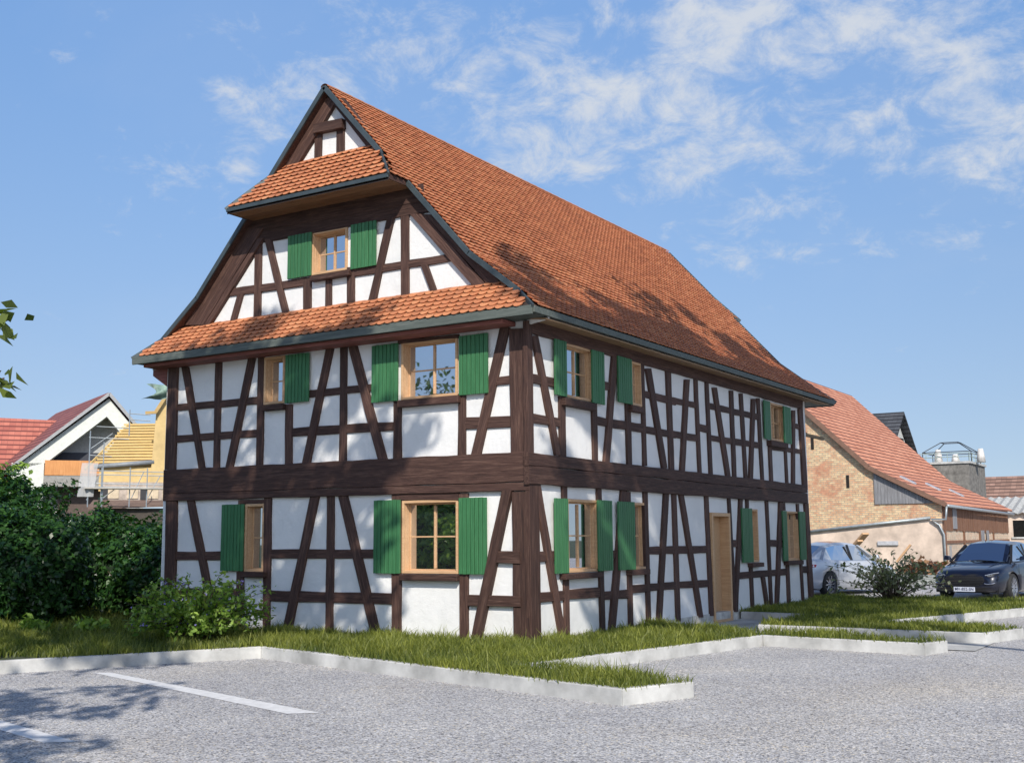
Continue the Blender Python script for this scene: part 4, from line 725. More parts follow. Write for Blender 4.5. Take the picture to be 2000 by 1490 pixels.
# ------------------------------------------------------------------ cars
def car(name, loc, rz, paint, label, white=False, group=None, front=True):
    root = empty(name, loc, rz, label=label, cat='car')
    blk = plain('black_trim', (.012,.012,.013), .5); chrome = plain('chrome', (.6,.62,.65), .15, 1., noise=.03); rub = plain('tyre_rubber', (.02,.02,.02), .8); lamp = plain('headlamp', (.55,.6,.68), .1, .6, noise=.05); red = plain('tail_lamp', (.28,.01,.015), .2)
    alloy = plain('alloy', (.55,.57,.62), .25, .9, noise=.05); seat = plain('seat_fabric', (.02,.02,.022), .8)
    # y is the length axis, front at +y
    ST = [(-2.36,.42,.66,.72,.66),(-2.33,.32,.74,.82,.70),(-2.25,.25,.81,.94,.73),(-2.05,.2,.86,1.0,.74),(-1.75,.18,.895,1.015,.74),(-1.38,.18,.905,1.0,.76),(-.9,.17,.905,.97,.8),(-.3,.17,.905,.95,.8),(.3,.17,.905,.94,.8),(.8,.17,.905,.93,.8),(1.15,.17,.905,.93,.76),(1.4,.18,.90,.885,.72),(1.7,.19,.885,.835,.69),(1.95,.2,.86,.785,.66),(2.12,.21,.82,.735,.62),(2.24,.23,.77,.68,.58),(2.32,.27,.70,.60,.55),(2.36,.34,.62,.50,.52)]
    V = []; F = []; n = 0; ring = 0
    for (y, zb, w, zd, wd) in ST:
        h = zd-zb
        half = [(0,zb),(w*.85,zb),(w*.97,zb+h*.10),(w,zb+h*.35),(w*.995,zb+h*.62),(w*.965,zb+h*.80),(wd+ (w-wd)*.55,zb+h*.94),(wd,zd),(wd*.6,zd+.018),(0,zd+.025)]
        r = [(x, y, z) for x, z in half]+[(-x, y, z) for x, z in half[-2:0:-1]]; ring = len(r); V += r
    for i in range(len(ST)-1):
        for j in range(ring): F.append((i*ring+j, i*ring+(j+1)%ring, (i+1)*ring+(j+1)%ring, (i+1)*ring+j))
    F += [tuple(range(ring)), tuple((len(ST)-1)*ring+j for j in range(ring))[::-1]]
    body = fix(mk('body', V, F, paint, root, smooth=True))
    cuts = []
    for yy in (-1.38, 1.42):
        c = MB().tube([(-1.2,yy,.33),(1.2,yy,.33)], .375, 32).build('cut', blk); fix(c); c.parent = root; cuts.append(c)
        b = body.modifiers.new('arch', 'BOOLEAN'); b.object = c; b.operation = 'DIFFERENCE'; b.solver = 'EXACT'
    bpy.context.view_layer.update(); dg = bpy.context.evaluated_depsgraph_get()
    me = bpy.data.meshes.new_from_object(body.evaluated_get(dg)); body.modifiers.clear(); body.data = me
    for c in cuts: bpy.data.objects.remove(c)
    MB().box(-.78,.78,-2.2,2.2,.2,.62).build('underbody', blk, root)
    from mathutils.bvhtree import BVHTree
    bvh = BVHTree.FromPolygons([v.co for v in body.data.vertices], [tuple(p_.vertices) for p_ in body.data.polygons])
    def surf(x, z, sgn):
        h = bvh.ray_cast(Vector((x, sgn*6, z)), Vector((0,-sgn,0))); return h[0].y if h[0] is not None and abs(h[0].y) > 1.6 else sgn*1.9
    # greenhouse
    G = [(-1.98,.99,.70,'R'),(-1.72,1.12,.745,'R'),(-1.15,1.355,.77,'q'),(-1.08,1.37,.775,'g'),(-.62,1.43,.78,'g'),(-.14,1.45,.785,'p'),(-.06,1.45,.785,'g'),(.42,1.41,.785,'g'),(.52,1.39,.78,'W'),(.95,1.15,.76,'W'),(1.22,.955,.72,'e')]
    parts = {}
    def ad(key, pts): parts.setdefault(key, MB()).poly(pts)
    def sec(y, zt, w):
        zb = .93 if y > -1.9 else .97; k = max(0, zt-zb)
        return [(w, y, zb), (w-.04-k*.36, y, zb+(k*.86)), (w-.13-k*.42, y, zt), (0, y, zt+.035)]
    for (y0, zt0, w0, fl), (y1, zt1, w1, _) in zip(G, G[1:]):
        a = sec(y0, zt0, w0); b = sec(y1, zt1, w1)
        for s in (1, -1):
            m_ = lambda p: (p[0]*s, p[1], p[2])
            side = 'side_window' if fl == 'g' or fl == 'q' else 'roof'
            if fl == 'W' and y0 > .9: side = 'roof'
            if fl == 'W' and y0 < .6: side = 'side_window'
            if fl == 'R': side = 'roof'
            key = side+str(s)+('a' if y0 < -.14 else 'b') if side == 'side_window' else side
            ad(key, [m_(a[0]), m_(b[0]), m_(b[1]), m_(a[1])]); ad('roof', [m_(a[1]), m_(b[1]), m_(b[2]), m_(a[2])])
            ad('windscreen' if fl == 'W' else 'rear_window' if fl == 'R' else 'roof', [m_(a[2]), m_(b[2]), m_(b[3]), m_(a[3])])
    for k_, mb in parts.items():
        nm = ''.join(c for c in k_ if not c.isdigit() and c not in '-').rstrip('ab') if k_.startswith('side') else k_
        nm = 'side_window' if k_.startswith('side') else nm
        fix(mb.build(nm, paint if nm == 'roof' else carglass, root, smooth=nm != 'side_window'))
    # window surrounds
    for s in (1, -1):
        mb = MB(); pts = [Vector((s*(.792), y, .945)) for y in (-1.5, -.5, .5, 1.1)]; mb.tube(pts, .011, 6); mb.build('trim_strip', chrome if white else blk, root)
        mb = MB().bar((s*.79,-1.62,.95), (s*.60,-1.15,1.30), .07, .03); mb.build('roof_pillar', paint, root)
        mb = MB().bar((s*.785,-.1,.93), (s*.625,-.1,1.38), .09, .02); mb.build('roof_pillar', blk, root)
        mb = MB().bar((s*.77,1.17,.94), (s*.585,.50,1.36), .06, .035); mb.build('roof_pillar', blk if not white else paint, root)
        # mirror
        mb = MB(); mb.tube([(s*.80,.86,1.0),(s*.92,.84,1.03)], .018, 6); m0 = mb.build('mirror', paint, root)
        hb = MB(); hb.hexa([(s*.88,.78,.97),(s*1.07,.74,.985),(s*1.06,.90,.985),(s*.89,.92,.97)], [(s*.89,.79,1.08),(s*1.05,.76,1.10),(s*1.04,.86,1.10),(s*.90,.88,1.08)]); h_ = fix(hb.build('mirror_shell', paint, m0)); bevel(h_, .02, 3)
        for yy in (-.75, .3):
            mb = MB().tube([(s*.905,yy-.09,.80),(s*.925,yy-.06,.80),(s*.925,yy+.06,.80),(s*.905,yy+.09,.80)], .013, 6); mb.build('door_handle', paint, root)
        mb = MB()   # door gaps
        for yy in (-.98, .02, 1.0): mb.bar((s*.907,yy,.3), (s*.893,yy-.02,.88), .006, .012)
        mb.build('door_gap', blk, root)
        # wheels
        for yy in (-1.38, 1.42):
            w = empty('wheel', (s*.80, yy, .33)); w.parent = root
            mb = MB(); R_, H_ = .335, .105; prof_ = [(.235,-H_),(.30,-H_),(R_-.012,-H_+.02),(R_,-.06),(R_,.06),(R_-.012,H_-.02),(.30,H_),(.235,H_)]
            nn = 36
            for a in range(nn):
                t0, t1 = 2*math.pi*a/nn, 2*math.pi*(a+1)/nn
                for (ra, xa), (rb, xb) in zip(prof_, prof_[1:]):
                    mb.poly([(xa,ra*math.cos(t0),ra*math.sin(t0)),(xa,ra*math.cos(t1),ra*math.sin(t1)),(xb,rb*math.cos(t1),rb*math.sin(t1)),(xb,rb*math.cos(t0),rb*math.sin(t0))])
            fix(mb.build('tyre', rub, w, True))
            mb = MB(); x_ = s*.085
            for a in range(nn):
                t0, t1 = 2*math.pi*a/nn, 2*math.pi*(a+1)/nn
                for (ra, xa), (rb, xb) in zip([(.24,s*.1),(.225,s*.1),(.21,s*.03),(.205,-s*.06)], [(.225,s*.1),(.21,s*.03),(.205,-s*.06),(.0,-s*.06)]):
                    mb.poly([(xa,ra*math.cos(t0),ra*math.sin(t0)),(xa,ra*math.cos(t1),ra*math.sin(t1)),(xb,rb*math.cos(t1),rb*math.sin(t1)),(xb,rb*math.cos(t0),rb*math.sin(t0))])
            for a in range(10):
                t = 2*math.pi*a/10; mb.bar((x_-s*.03, .03*math.cos(t), .03*math.sin(t)), (x_, .225*math.cos(t+.05), .225*math.sin(t+.05)), .026, .03, upv=(1,0,0))
            mb.tube([(x_-s*.05,0,0),(x_,0,0)], .05, 14); fix(mb.build('rim', alloy, w))
    if front:
        # projected onto the rounded nose: y as a function of |x|
        yn = lambda x, z: surf(x, z, 1)
        def patch(name, outline, mat, lift=.006, parent=root):
            c = (sum(p[0] for p in outline)/len(outline), sum(p[1] for p in outline)/len(outline)); V_ = []; F_ = []; n_ = len(outline); K = 3
            for k in range(K+1):
                f_ = k/K
                for x, z in outline: xx, zz = c[0]+(x-c[0])*f_, c[1]+(z-c[1])*f_; V_.append((xx, yn(xx, zz)+lift*(1 if k < K else .3), zz))
            for k in range(K):
                for j in range(n_): F_.append((k*n_+j, k*n_+(j+1)%n_, (k+1)*n_+(j+1)%n_, (k+1)*n_+j))
            return fix(mk(name, V_, F_, mat, parent, smooth=True))
        grille_out = [(-.30,.66),(.30,.66),(.46,.60),(.50,.50),(.44,.41),(.30,.36),(-.30,.36),(-.44,.41),(-.50,.50),(-.46,.60)]
        g_ = patch('grille', grille_out, blk, .012)
        mb = MB()
        for k in range(7):
            z = .395+.037*k; w = .30+.19*math.sin(math.pi*(k+.8)/8.4); pts = [(x, yn(x, z)+.018, z) for x in np.linspace(-w, w, 9)]; mb.tube(pts, .005, 5)
        mb.build('grille_bar', plain('dark_chrome', (.12,.12,.13), .3, .8), g_)
        for s in (1, -1):
            h_ = patch('headlight', [(s*.50,.625),(s*.60,.655),(s*.70,.685),(s*.765,.70),(s*.76,.66),(s*.68,.615),(s*.58,.59)], blk, .012)
            mb = MB(); mb.tube([(x*s, yn(x, z)+.02, z) for x, z in ((.50,.632),(.60,.658),(.70,.684),(.76,.695))], .009, 6)
            for x in (.56,.60,.64): mb.box(min(s*x,s*(x+.028)), max(s*x,s*(x+.028)), yn(x,.63)+.0, yn(x,.63)+.022, .612+.1*(x-.56), .635+.1*(x-.56))
            mb.build('lamp_strip', lamp, h_)
            mb = MB(); mb.tube([(x*s, yn(x, z)+.03, z) for x, z in ((.50,.44),(.56,.425),(.66,.43),(.73,.45))], .012, 6); mb.build('bumper_trim', chrome, root)
        bl = patch('lower_intake', [(-.55,.34),(.55,.34),(.68,.31),(.66,.24),(.45,.215),(-.45,.215),(-.66,.24),(-.68,.31)], blk, .012)
        pl = MB().box(-.26,.26,2.375,2.392,.235,.345).build('number_plate', plain('plate_white', (.6,.64,.74), .4, noise=.04), root)
        cu = bpy.data.curves.new('plate_text', 'FONT'); cu.body = 'MV-852-SN'; cu.size = .098; cu.align_x = 'CENTER'; cu.align_y = 'CENTER'; cu.extrude = .002; cu.offset = .0012
        t_ = bpy.data.objects.new('plate_text', cu); COL.objects.link(t_); bpy.context.view_layer.update()
        me = bpy.data.meshes.new_from_object(t_.evaluated_get(bpy.context.evaluated_depsgraph_get())); bpy.data.objects.remove(t_)
        to = bpy.data.objects.new('plate_lettering', me); COL.objects.link(to); me.materials.clear(); me.materials.append(plain('plate_ink', (.01,.015,.06), .5)); to.parent = pl
        to.matrix_local = Matrix.Translation((0, 2.3945, .29)) @ Matrix.Rotation(math.pi, 4, 'Z') @ Matrix.Rotation(math.pi/2, 4, 'X')
        # bonnet creases
        for s in (1, -1): MB().tube([(s*.34,2.15,.725),(s*.46,1.75,.845),(s*.55,1.25,.945)], .008, 5).build('bonnet_crease', paint, root)
    # rear
    yr = lambda x, z: surf(x, z, -1)
    for s in (1, -1):
        mb = MB(); o_ = [(.40,.80),(.40,.90),(.56,.905),(.68,.90),(.78,.875),(.80,.84),(.74,.79),(.56,.785)]; K = 3; c_ = (.62,.845); V_ = []; F_ = []
        for k in range(K+1):
            for x, z in o_: xx, zz = c_[0]+(x-c_[0])*k/K, c_[1]+(z-c_[1])*k/K; V_.append((s*xx, yr(s*xx, zz)-(.012 if k < K else .003), zz))
        for k in range(K):
            for q_ in range(8): F_.append((k*8+q_, k*8+(q_+1)%8, (k+1)*8+(q_+1)%8, (k+1)*8+q_))
        fix(mk('tail_light', V_, F_, red, root, smooth=True))
        side = lambda y, z: bvh.ray_cast(Vector((s*3, y, z)), Vector((-s,0,0)))[0]
        q4 = [side(-2.2,.80), side(-2.2,.88), side(-1.93,.87), side(-1.98,.80)]
        if all(q_ is not None for q_ in q4): mb.poly([(q_.x+s*.008, q_.y, q_.z) for q_ in q4]); fix(mb.build('tail_light', red, root))
    if not front or white:
        MB().box(-.26,.26,-2.40,-2.375,.55,.66).build('number_plate', plain('plate_white', (.6,.64,.74), .4, noise=.04), root)
    MB().box(-.74,.74,-2.345,-2.2,.24,.44).build('rear_bumper', blk, root)
    sb = MB()
    for x in (-.38,.38):
        for y in (.05,-.95): sb.box(x-.24,x+.24,y-.1,y+.08,.5,1.02); sb.box(x-.12,x+.12,y-.08,y+.02,1.05,1.2)
    o = sb.build('seat', seat, root); MB().box(-.72,.72,.75,1.2,.6,.93).build('dashboard', seat, root); MB().box(-.74,.74,-1.75,-1.3,.6,.95).build('parcel_shelf', seat, root)
    return root
def paintm(name, col, flake=.0):
    m, nt, p = new_mat(name); p.inputs['Base Color'].default_value = (*col, 1); p.inputs['Roughness'].default_value = .3; p.inputs['Metallic'].default_value = .25
    p.inputs['Coat Weight'].default_value = 1; p.inputs['Coat Roughness'].default_value = .03; return m
car('parked_car', (-1.5,18.9,GZ), rad(-16), paintm('silver_paint', (.55,.58,.62)), 'silver saloon car seen from behind, parked just past the far corner of the timbered house', white=True, front=False)
car('parked_car', (2.95,18.9,GZ), rad(171), paintm('navy_paint', (.004,.006,.018)), 'dark blue-black saloon facing the camera with the plate MV-852-SN at the right edge')
# ------------------------------------------------------------------ brick barn on the right
BY0, BY1, BX = 37.9, 54., -2.4
barn = empty('brick_barn', (BX, BY0, 0), label='yellow brick barn with a long sweeping orange tiled roof behind the parked cars', cat='barn')
bm_y = brickmat('yellow_bricks', (.78,.62,.37), (.66,.38,.22), (.42,.37,.29), .26, .095, 'x', (.50,.20,.12))
bm_side = brickmat('side_bricks', (.62,.40,.27), (.66,.52,.38), (.48,.42,.33), .28, .1, 'y', (.5,.42,.33))
bplaster = plain('old_render', (.66,.53,.43), .9, noise=.22, nscale=1.1, bumpy=.6, bscale=12)
greyboards = wood('grey_boards', (.10,.10,.105), (.20,.20,.21), (.33,.33,.34), .85, .5, .5, axis=2); brownboards = wood('brown_boards', (.09,.045,.03), (.20,.10,.06), (.33,.20,.13), .85, .5, .6, axis=2)
BP = [(0,2.94),(-2.49,4.26),(-2.97,4.55),(-5.88,7.38),(-8.2,9.72)]   # relative to the eaves corner
BP2 = BP+[(-16.4, 2.9)]
th = .25; D_ = BY1-BY0
def pz(x):
    for (a, za), (b, zb) in zip(BP, BP[1:]):
        if b <= x <= a: return za+(zb-za)*(x-a)/(b-a)
mk('wall', [(x,0,z-.16) for x, z in BP2]+[(-16.4,0,-.2),(0,0,-.2)], [tuple(range(len(BP2)+2))], bm_y, barn)
rdr = [(-16.4,1.0),(-5.88,1.62),(-.3,2.16),(0,2.2),(0,-.2),(-16.4,-.2)]
MB().hexa([(-16.4,-.03,-.2),(0,-.03,-.2),(0,-.001,-.2),(-16.4,-.001,-.2)], [(-16.4,-.03,.9),(0,-.03,2.2),(0,-.001,2.2),(-16.4,-.001,.9)]).build('rendered_base', bplaster, barn)
mb = MB()
for i in range(18):
    x0 = -2.80+i*.1467; x1 = x0+.139; z0 = 2.85; zt0, zt1 = pz(x0)-.22, pz(min(0,x1))-.22
    if zt1 > z0: mb.hexa([(x0,-.06,z0),(x1,-.06,z0),(x1,-.02,z0),(x0,-.02,z0)], [(x0,-.06,zt0),(x1,-.06,zt1),(x1,-.02,zt1),(x0,-.02,zt0)])
mb.build('gable_boarding', greyboards, barn)
for x, z in ((-5.5,5.7),(-3.96,3.9)): MB().box(x-.06,x+.06,-.04,.0,z-.28,z+.28).build('slit_window', plain('slit_dark', (.015,.012,.01), .9), barn)
mk('wall', [(0,0,-.2),(0,D_,-.2),(0,D_,1.7),(0,0,1.85)], [(0,1,2,3)], bm_side, barn)
mb = MB(); n = 60
for i in range(n):
    y0 = i*D_/n; dz = random.uniform(0,.05); dx = random.uniform(.0,.02); mb.box(.01,.035+dx,y0,y0+D_/n-.015,1.66-.12*i/n+dz,2.80)
mb.build('boarding', brownboards, barn)
mb = MB()
for yy, w, z0, z1 in ((1.9,.8,1.75,2.7),(8.2,.7,1.0,1.7),(9.6,.5,1.0,1.7)): MB().box(.05,.08,yy,yy+w,z0,z1).build('shed_door', greyboards, barn)

mb = MB()
for yy in (.25,4.2,7.9,11.5): mb.box(.0,.06,yy,yy+.2,-.2,1.75)
mb.box(.0,.055,0,D_,1.12,1.24); mb.build('timber_post', brownboards, barn)
for yy in (1.15,4.0,7.3): 
    w_ = MB().box(-.06,.012,yy,yy+.42,.50,1.02).build('window', plain('dusty_pane', (.25,.27,.28), .3), barn); MB().box(.0,.05,yy-.05,yy+.47,.42,.50).build('window_sill', bplaster, w_)
broof = rowtile('barn_tiles', (.44,.16,.085), (.66,.30,.18), (.11,.035,.022), .21, .33)
def roofslab(pts, y0, y1, t=.1):
    mb = MB()
    for (a, za), (b, zb) in zip(pts, pts[1:]):
        lo = [(a,y0,za-t),(b,y0,zb-t),(b,y1,zb-t),(a,y1,za-t)]; hi = [(a,y0,za),(b,y0,zb),(b,y1,zb),(a,y1,za)]; mb.hexa(lo, hi)
    return mb
r_ = fix(roofslab([(.25,2.82)]+BP[1:]+[(-16.6,2.8)], -.2, D_+.2).build('roof', broof, barn))
mb = MB(); pts = [(.25,2.82)]+BP[1:]
for (a, za), (b, zb) in zip(pts, pts[1:]): mb.bar((a,-.24,za-.06), (b,-.24,zb-.06), .06, .2)
mb.build('verge_board', plain('brown_verge', (.20,.11,.075), .7), r_)
for yy, xx in ((2.2,-1.9),(5.4,-1.5),(8.6,-1.1)): 
    z = pz(xx)+.05; sl_ = .53
    MB().hexa([(xx-.32,yy,pz(xx-.32)+.0),(xx+.32,yy,pz(xx+.32)),(xx+.32,yy+.4,pz(xx+.32)),(xx-.32,yy+.4,pz(xx-.32))], [(xx-.32,yy,pz(xx-.32)+.08),(xx+.32,yy,pz(xx+.32)+.08),(xx+.32,yy+.4,pz(xx+.32)+.08),(xx-.32,yy+.4,pz(xx-.32)+.08)]).build('skylight', plain('skylight_glass', (.5,.55,.6), .2, .3), r_)
pipe = plain('zinc_pipe', (.36,.40,.42), .45, .4, noise=.15)
MB().tube([(-6.4,-.12,1.62),(-.45,-.12,2.22)], .065, 8).build('gutter', pipe, barn, True)
MB().tube([(.3,-.15,2.72),(.3,D_+.2,2.58)], .07, 8).build('gutter', pipe, barn, True)
MB().tube([(.25,-.15,2.7),(.2,-.15,2.15),(-.4,-.15,2.15),(-.1,-.12,1.9),(.06,-.08,1.5),(.06,-.08,-.1)], .05, 8).build('downpipe', pipe, barn, True)
MB().box(-2.75,-1.87,-.12,-.03,1.06,1.24).build('wall_light', plain('lamp_housing', (.5,.5,.52), .5), barn)
# ------------------------------------------------------------------ things behind the barn
dt = rowtile('slate_tiles', (.035,.038,.045), (.085,.09,.10), (.012,.012,.015), .26, .3, axis_run=0)
dh = empty('dark_roofed_house', (-10.2,65,0), label='house with black tiled saddle roof and white gable rising behind the orange barn roof', cat='house')

fix(MB().hexa([(-13,-6,4.75),(0,-6,4.75),(0,0,9.55),(-13,0,9.55)], [(-13,-6,4.9),(0,-6,4.9),(0,0,9.7),(-13,0,9.7)]).build('roof', dt, dh)); fix(MB().hexa([(-13,0,9.55),(0,0,9.55),(0,6,4.75),(-13,6,4.75)], [(-13,0,9.7),(0,0,9.7),(0,6,4.9),(-13,6,4.9)]).build('roof', dt, dh))
mk('wall', [(-.5,-5.4,-.2),(-.5,5.4,-.2),(-.5,5.4,5.0),(-.5,0,9.3),(-.5,-5.4,5.0)], [(0,1,2,3,4)], plain('grey_render', (.5,.52,.5), .9), dh)
MB().box(-.5,-.46,-1.4,1.4,6.2,8.0).build('window', glass, dh)
blk_ = empty('concrete_tower_block', (-6.29,65,0), label='squat grey rendered block with a railed roof terrace right of the black roof', cat='building')
rcst = plain('roughcast', (.20,.19,.175), .95, noise=.3, nscale=3, bumpy=1., bscale=8)
MB().box(-5,0,0,5.4,-.2,6.1).build('wall', rcst, blk_); MB().box(-5.1,.1,-.1,5.5,6.1,6.24).build('terrace_slab', concrete, blk_)
railm = plain('green_rail', (.35,.42,.38), .5, .3)
for z in (6.55,6.8): mb = MB(); mb.tube([(-4,.05,z),(.05,.05,z),(.05,5.4,z)], .03, 6); mb.build('railing', railm, blk_)
mb = MB()
for i in range(7): mb.tube([(-4+i*.67,.05,6.2),(-4+i*.67,.05,6.8)], .022, 6)
for i in range(6): mb.tube([(.05,i,6.2),(.05,i,6.8)], .022, 6)
mb.build('railing', railm, blk_)
pg = empty('pergola_frame', (-6.29,66.5,6.24), label='bare metal gazebo frame standing on the roof terrace', cat='gazebo'); dm = plain('dark_metal', (.05,.055,.065), .6, .5); mb = MB()
for x, y in ((-3.2,0),(-.1,0),(-3.2,3),(-.1,3)): mb.tube([(x,y,0),(x,y,.75)], .03, 6)
mb.build('post', dm, pg); mb = MB()
for x, y in ((-3.2,0),(-.1,0),(-3.2,3),(-.1,3)): mb.tube([(x,y,.75),(-1.65+(x+1.65)*.35,1.5+(y-1.5)*.35,1.45)], .03, 6)
mb.tube([(-3.2,0,.75),(-.1,0,.75),(-.1,3,.75),(-3.2,3,.75),(-3.2,0,.75)], .03, 6); mb.tube([(-2.2,1,1.45),(-1.1,1,1.45),(-1.1,2,1.45),(-2.2,2,1.45),(-2.2,1,1.45)], .03, 6); mb.build('roof_frame', dm, pg)
wc = plain('white_cover', (.65,.63,.6), .9, noise=.2, nscale=5)
for i, (x, h) in enumerate(((-2.3,.95),(-1.2,.6),(.4,.9))):
    o = MB().tube([(x-6.29,67,6.24),(x-6.29,67,6.24+h*.6),(x-6.29,67,6.24+h)], .3, 8, .16).build('covered_parasol', wc, None, True); tag(o, ['tall white wrapped bundle at the left of the roof terrace','short white wrapped bundle in the middle of the roof terrace','white wrapped bundle at the right corner of the roof terrace'][i], 'parasol', 'wrapped things on the roof terrace')
fh = empty('tiled_house', (-5.4,82,0), label='low brown-tiled roof with a skylight at the far right edge', cat='house')
ft = rowtile('brown_tiles', (.20,.12,.09), (.36,.22,.17), (.08,.05,.04), .28, .4, axis_run=0)
fix(MB().hexa([(-4,0,3.0),(14,0,3.0),(14,4,6.0),(-4,4,6.0)], [(-4,0,3.15),(14,0,3.15),(14,4,6.15),(-4,4,6.15)]).build('roof', ft, fh)); MB().box(-3.8,13.8,.4,6,-.2,3.1).build('wall', bplaster, fh)
fix(MB().hexa([(2.3,1.6,4.3),(3.5,1.6,4.3),(3.5,2.6,5.05),(2.3,2.6,5.05)], [(2.3,1.55,4.4),(3.5,1.55,4.4),(3.5,2.55,5.15),(2.3,2.55,5.15)]).build('skylight', plain('sky_pane', (.3,.45,.55), .15), fh))
an = empty('shed', (-3.5,58,0), label='small rendered shed with corrugated grey roof and one dark window at the right edge', cat='shed')
MB().box(0,7,0,4,-.2,2.72).build('wall', bplaster, an); w_ = MB().box(.75,1.75,-.02,.05,1.35,2.3).build('window', glass, an); MB().box(.65,1.85,-.08,.0,1.25,1.35).build('window_sill', concrete, w_)
V_ = []; F_ = []; n = 70
for i in range(n+1):
    x = -1.2+i*.12; dz = .05*math.sin(i*math.pi/2)
    V_ += [(x,-.3,2.72+dz),(x,4,3.75+dz)]
for i in range(n): F_.append((2*i,2*i+2,2*i+3,2*i+1))
o = mk('roof', V_, F_, plain('fibre_cement', (.42,.43,.42), .9, noise=.2), an); so_ = o.modifiers.new('thick', 'SOLIDIFY'); so_.thickness = .03
# low wall, rubble, planks
MB().box(-7.5,.35,26.2,26.5,GZ,.16).build('low_wall', plain('wall_concrete', (.33,.35,.33), .9, noise=.2, nscale=2, bumpy=.4), label='low grey concrete wall at the back of the parking lot before the barn', cat='wall')
g_ = np.random.default_rng(3)
heap = plain('rubble_brown', (.16,.07,.04), .95, noise=.5, nscale=6, bumpy=1, bscale=15)
pts, nn_ = blob(900, (0,0,.05), (1.1,.7,.62), lump=.2, seed=8, zmin=-.1, shell=.5)
leaves('debris_pile', pts+np.array([-.75,27.6,-.1]), .16, leafmat('dead_leaves', (.09,.035,.02), (.30,.17,.09), .1, .8), None, spread=1.4, elong=1.6, label='heap of reddish brown brush and rubble behind the low concrete wall', cat='rubble')
for i, (p, q, w) in enumerate([((-3.9,28.6,.7),(-2.95,28.0,1.55),.3),((-4.0,28.6,.6),(-3.1,27.8,1.3),.22),((-1.9,28,.55),(-1.4,28,1.15),.12)]):
    o = MB().bar(p, q, w, .07).build('plank', pine); tag(o, ['thick yellow plank sticking up at a slant behind the silver car','second plank lying below the thick slanting one','narrow board leaning at the end of the debris heap'][i], 'plank', 'boards leaning by the debris')
for i, x in enumerate((-.2,.5)):
    r_ = empty('flower_pot', (x,27.4,-.16), label=['flower pot left of the dark car behind the low wall','flower pot hidden behind the dark car bonnet'][i], cat='flower pot', group='pots behind the low wall'); MB().tube([(0,0,0),(0,0,.35)], .14, 12, .2).build('pot', plain('terracotta', (.4,.15,.08), .8), r_, True)
    P_ = np.clip(g_.normal(size=(260,3))*.12, -.2, .2)+np.array([0,0,.48]); leaves('flowers', P_, .09, leafmat('flower_mix', (.06,.12,.03), (.45,.12,.1), .2, .5), r_)
# ------------------------------------------------------------------ left background
wh = empty('white_gable_house', (-58.61,37.78,0), rad(52.3), label='white rendered gable house with red roof and orange balcony beyond the hedge', cat='house')
redt = rowtile('red_tiles', (.20,.065,.06), (.31,.11,.09), (.09,.03,.03), .34, .4, axis_run=1)
wr = plain('white_render', (.66,.68,.64), .9, noise=.06); greyr = plain('grey_render_wall', (.42,.43,.42), .9)
PK = (1.05,11.4); EL = (-5.2,6.2); ER = (4.3,7.7)
mk('wall', [(-4.6,0,0),(3.6,0,0),(3.6,0,8.15),(PK[0],0,11.2),(-4.6,0,6.5)], [(0,1,2,3,4)], greyr, wh)
# deep white frame round the recessed balcony
outer = [(-5.0,6.15),(1.05,11.2),(3.9,7.8)]; inner = [(-2.75,6.75),(.94,9.95),(2.3,8.35)]
mb = MB(); y0 = -1.6
for i in (0, 1):
    a, b, c, d = outer[i], outer[i+1], inner[i+1], inner[i]
    mb.hexa([(p[0],y0,p[1]) for p in (a,b,c,d)], [(p[0],y0+1.6,p[1]) for p in (a,b,c,d)])
fix(mb.build('gable_frame', wr, wh)); MB().box(-4.9,-2.9,-1.6,0,0,6.7).build('side_wall', wr, wh)
for a, b in (((-5.5,5.9),(1.05,11.5)), ((1.05,11.5),(4.5,7.5))):
    d = Vector((b[0]-a[0],0,b[1]-a[1])).normalized(); n_ = Vector((-d.z,0,d.x))*.1
    fix(MB().hexa([(a[0],-1.9,a[1]),(b[0],-1.9,b[1]),(b[0]-3.7,13,b[1]),(a[0]-3.7,13,a[1])], [(a[0]+n_.x,-1.9,a[1]+n_.z),(b[0]+n_.x,-1.9,b[1]+n_.z),(b[0]+n_.x-3.7,13,b[1]+n_.z),(a[0]+n_.x-3.7,13,a[1]+n_.z)]).build('roof', redt, wh))
fix(MB().hexa([(-18,1,5.0),(-4.0,1,5.0),(-1.2,6,10.1),(-18,6,10.5)], [(-18,1,5.2),(-4.0,1,5.2),(-1.2,6,10.3),(-18,6,10.7)]).build('wing_roof', rowtile('wing_tiles', (.34,.10,.075), (.50,.17,.12), (.13,.035,.03), .36, .4, axis_run=0), wh)); MB().box(-18,-4.4,1.4,6,0,5.2).build('wing_wall', wr, wh)
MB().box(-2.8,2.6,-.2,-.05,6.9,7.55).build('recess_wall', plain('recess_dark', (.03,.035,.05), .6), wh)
MB().box(-2.85,2.8,-1.75,-1.6,5.9,6.9).build('balcony_panel', wood('orange_boards', (.42,.17,.06), (.55,.25,.09), (.65,.33,.14), .6, .5, axis=2), wh)
MB().box(-2.9,2.9,-1.7,-.1,5.15,5.88).build('balcony_slab', plain('slab_concrete', (.30,.29,.27), .9), wh)
MB().box(-2.0,2.4,-.3,-.06,3.2,5.15).build('garage_front', plain('dim_front', (.10,.07,.06), .8), wh)
for a, b in (((-5.5,5.9),(1.05,11.5)), ((1.05,11.5),(4.5,7.5))): MB().bar((a[0],-1.95,a[1]-.02), (b[0],-1.95,b[1]-.02), .1, .2).build('verge_trim', plain('grey_verge', (.33,.34,.35), .6), wh)
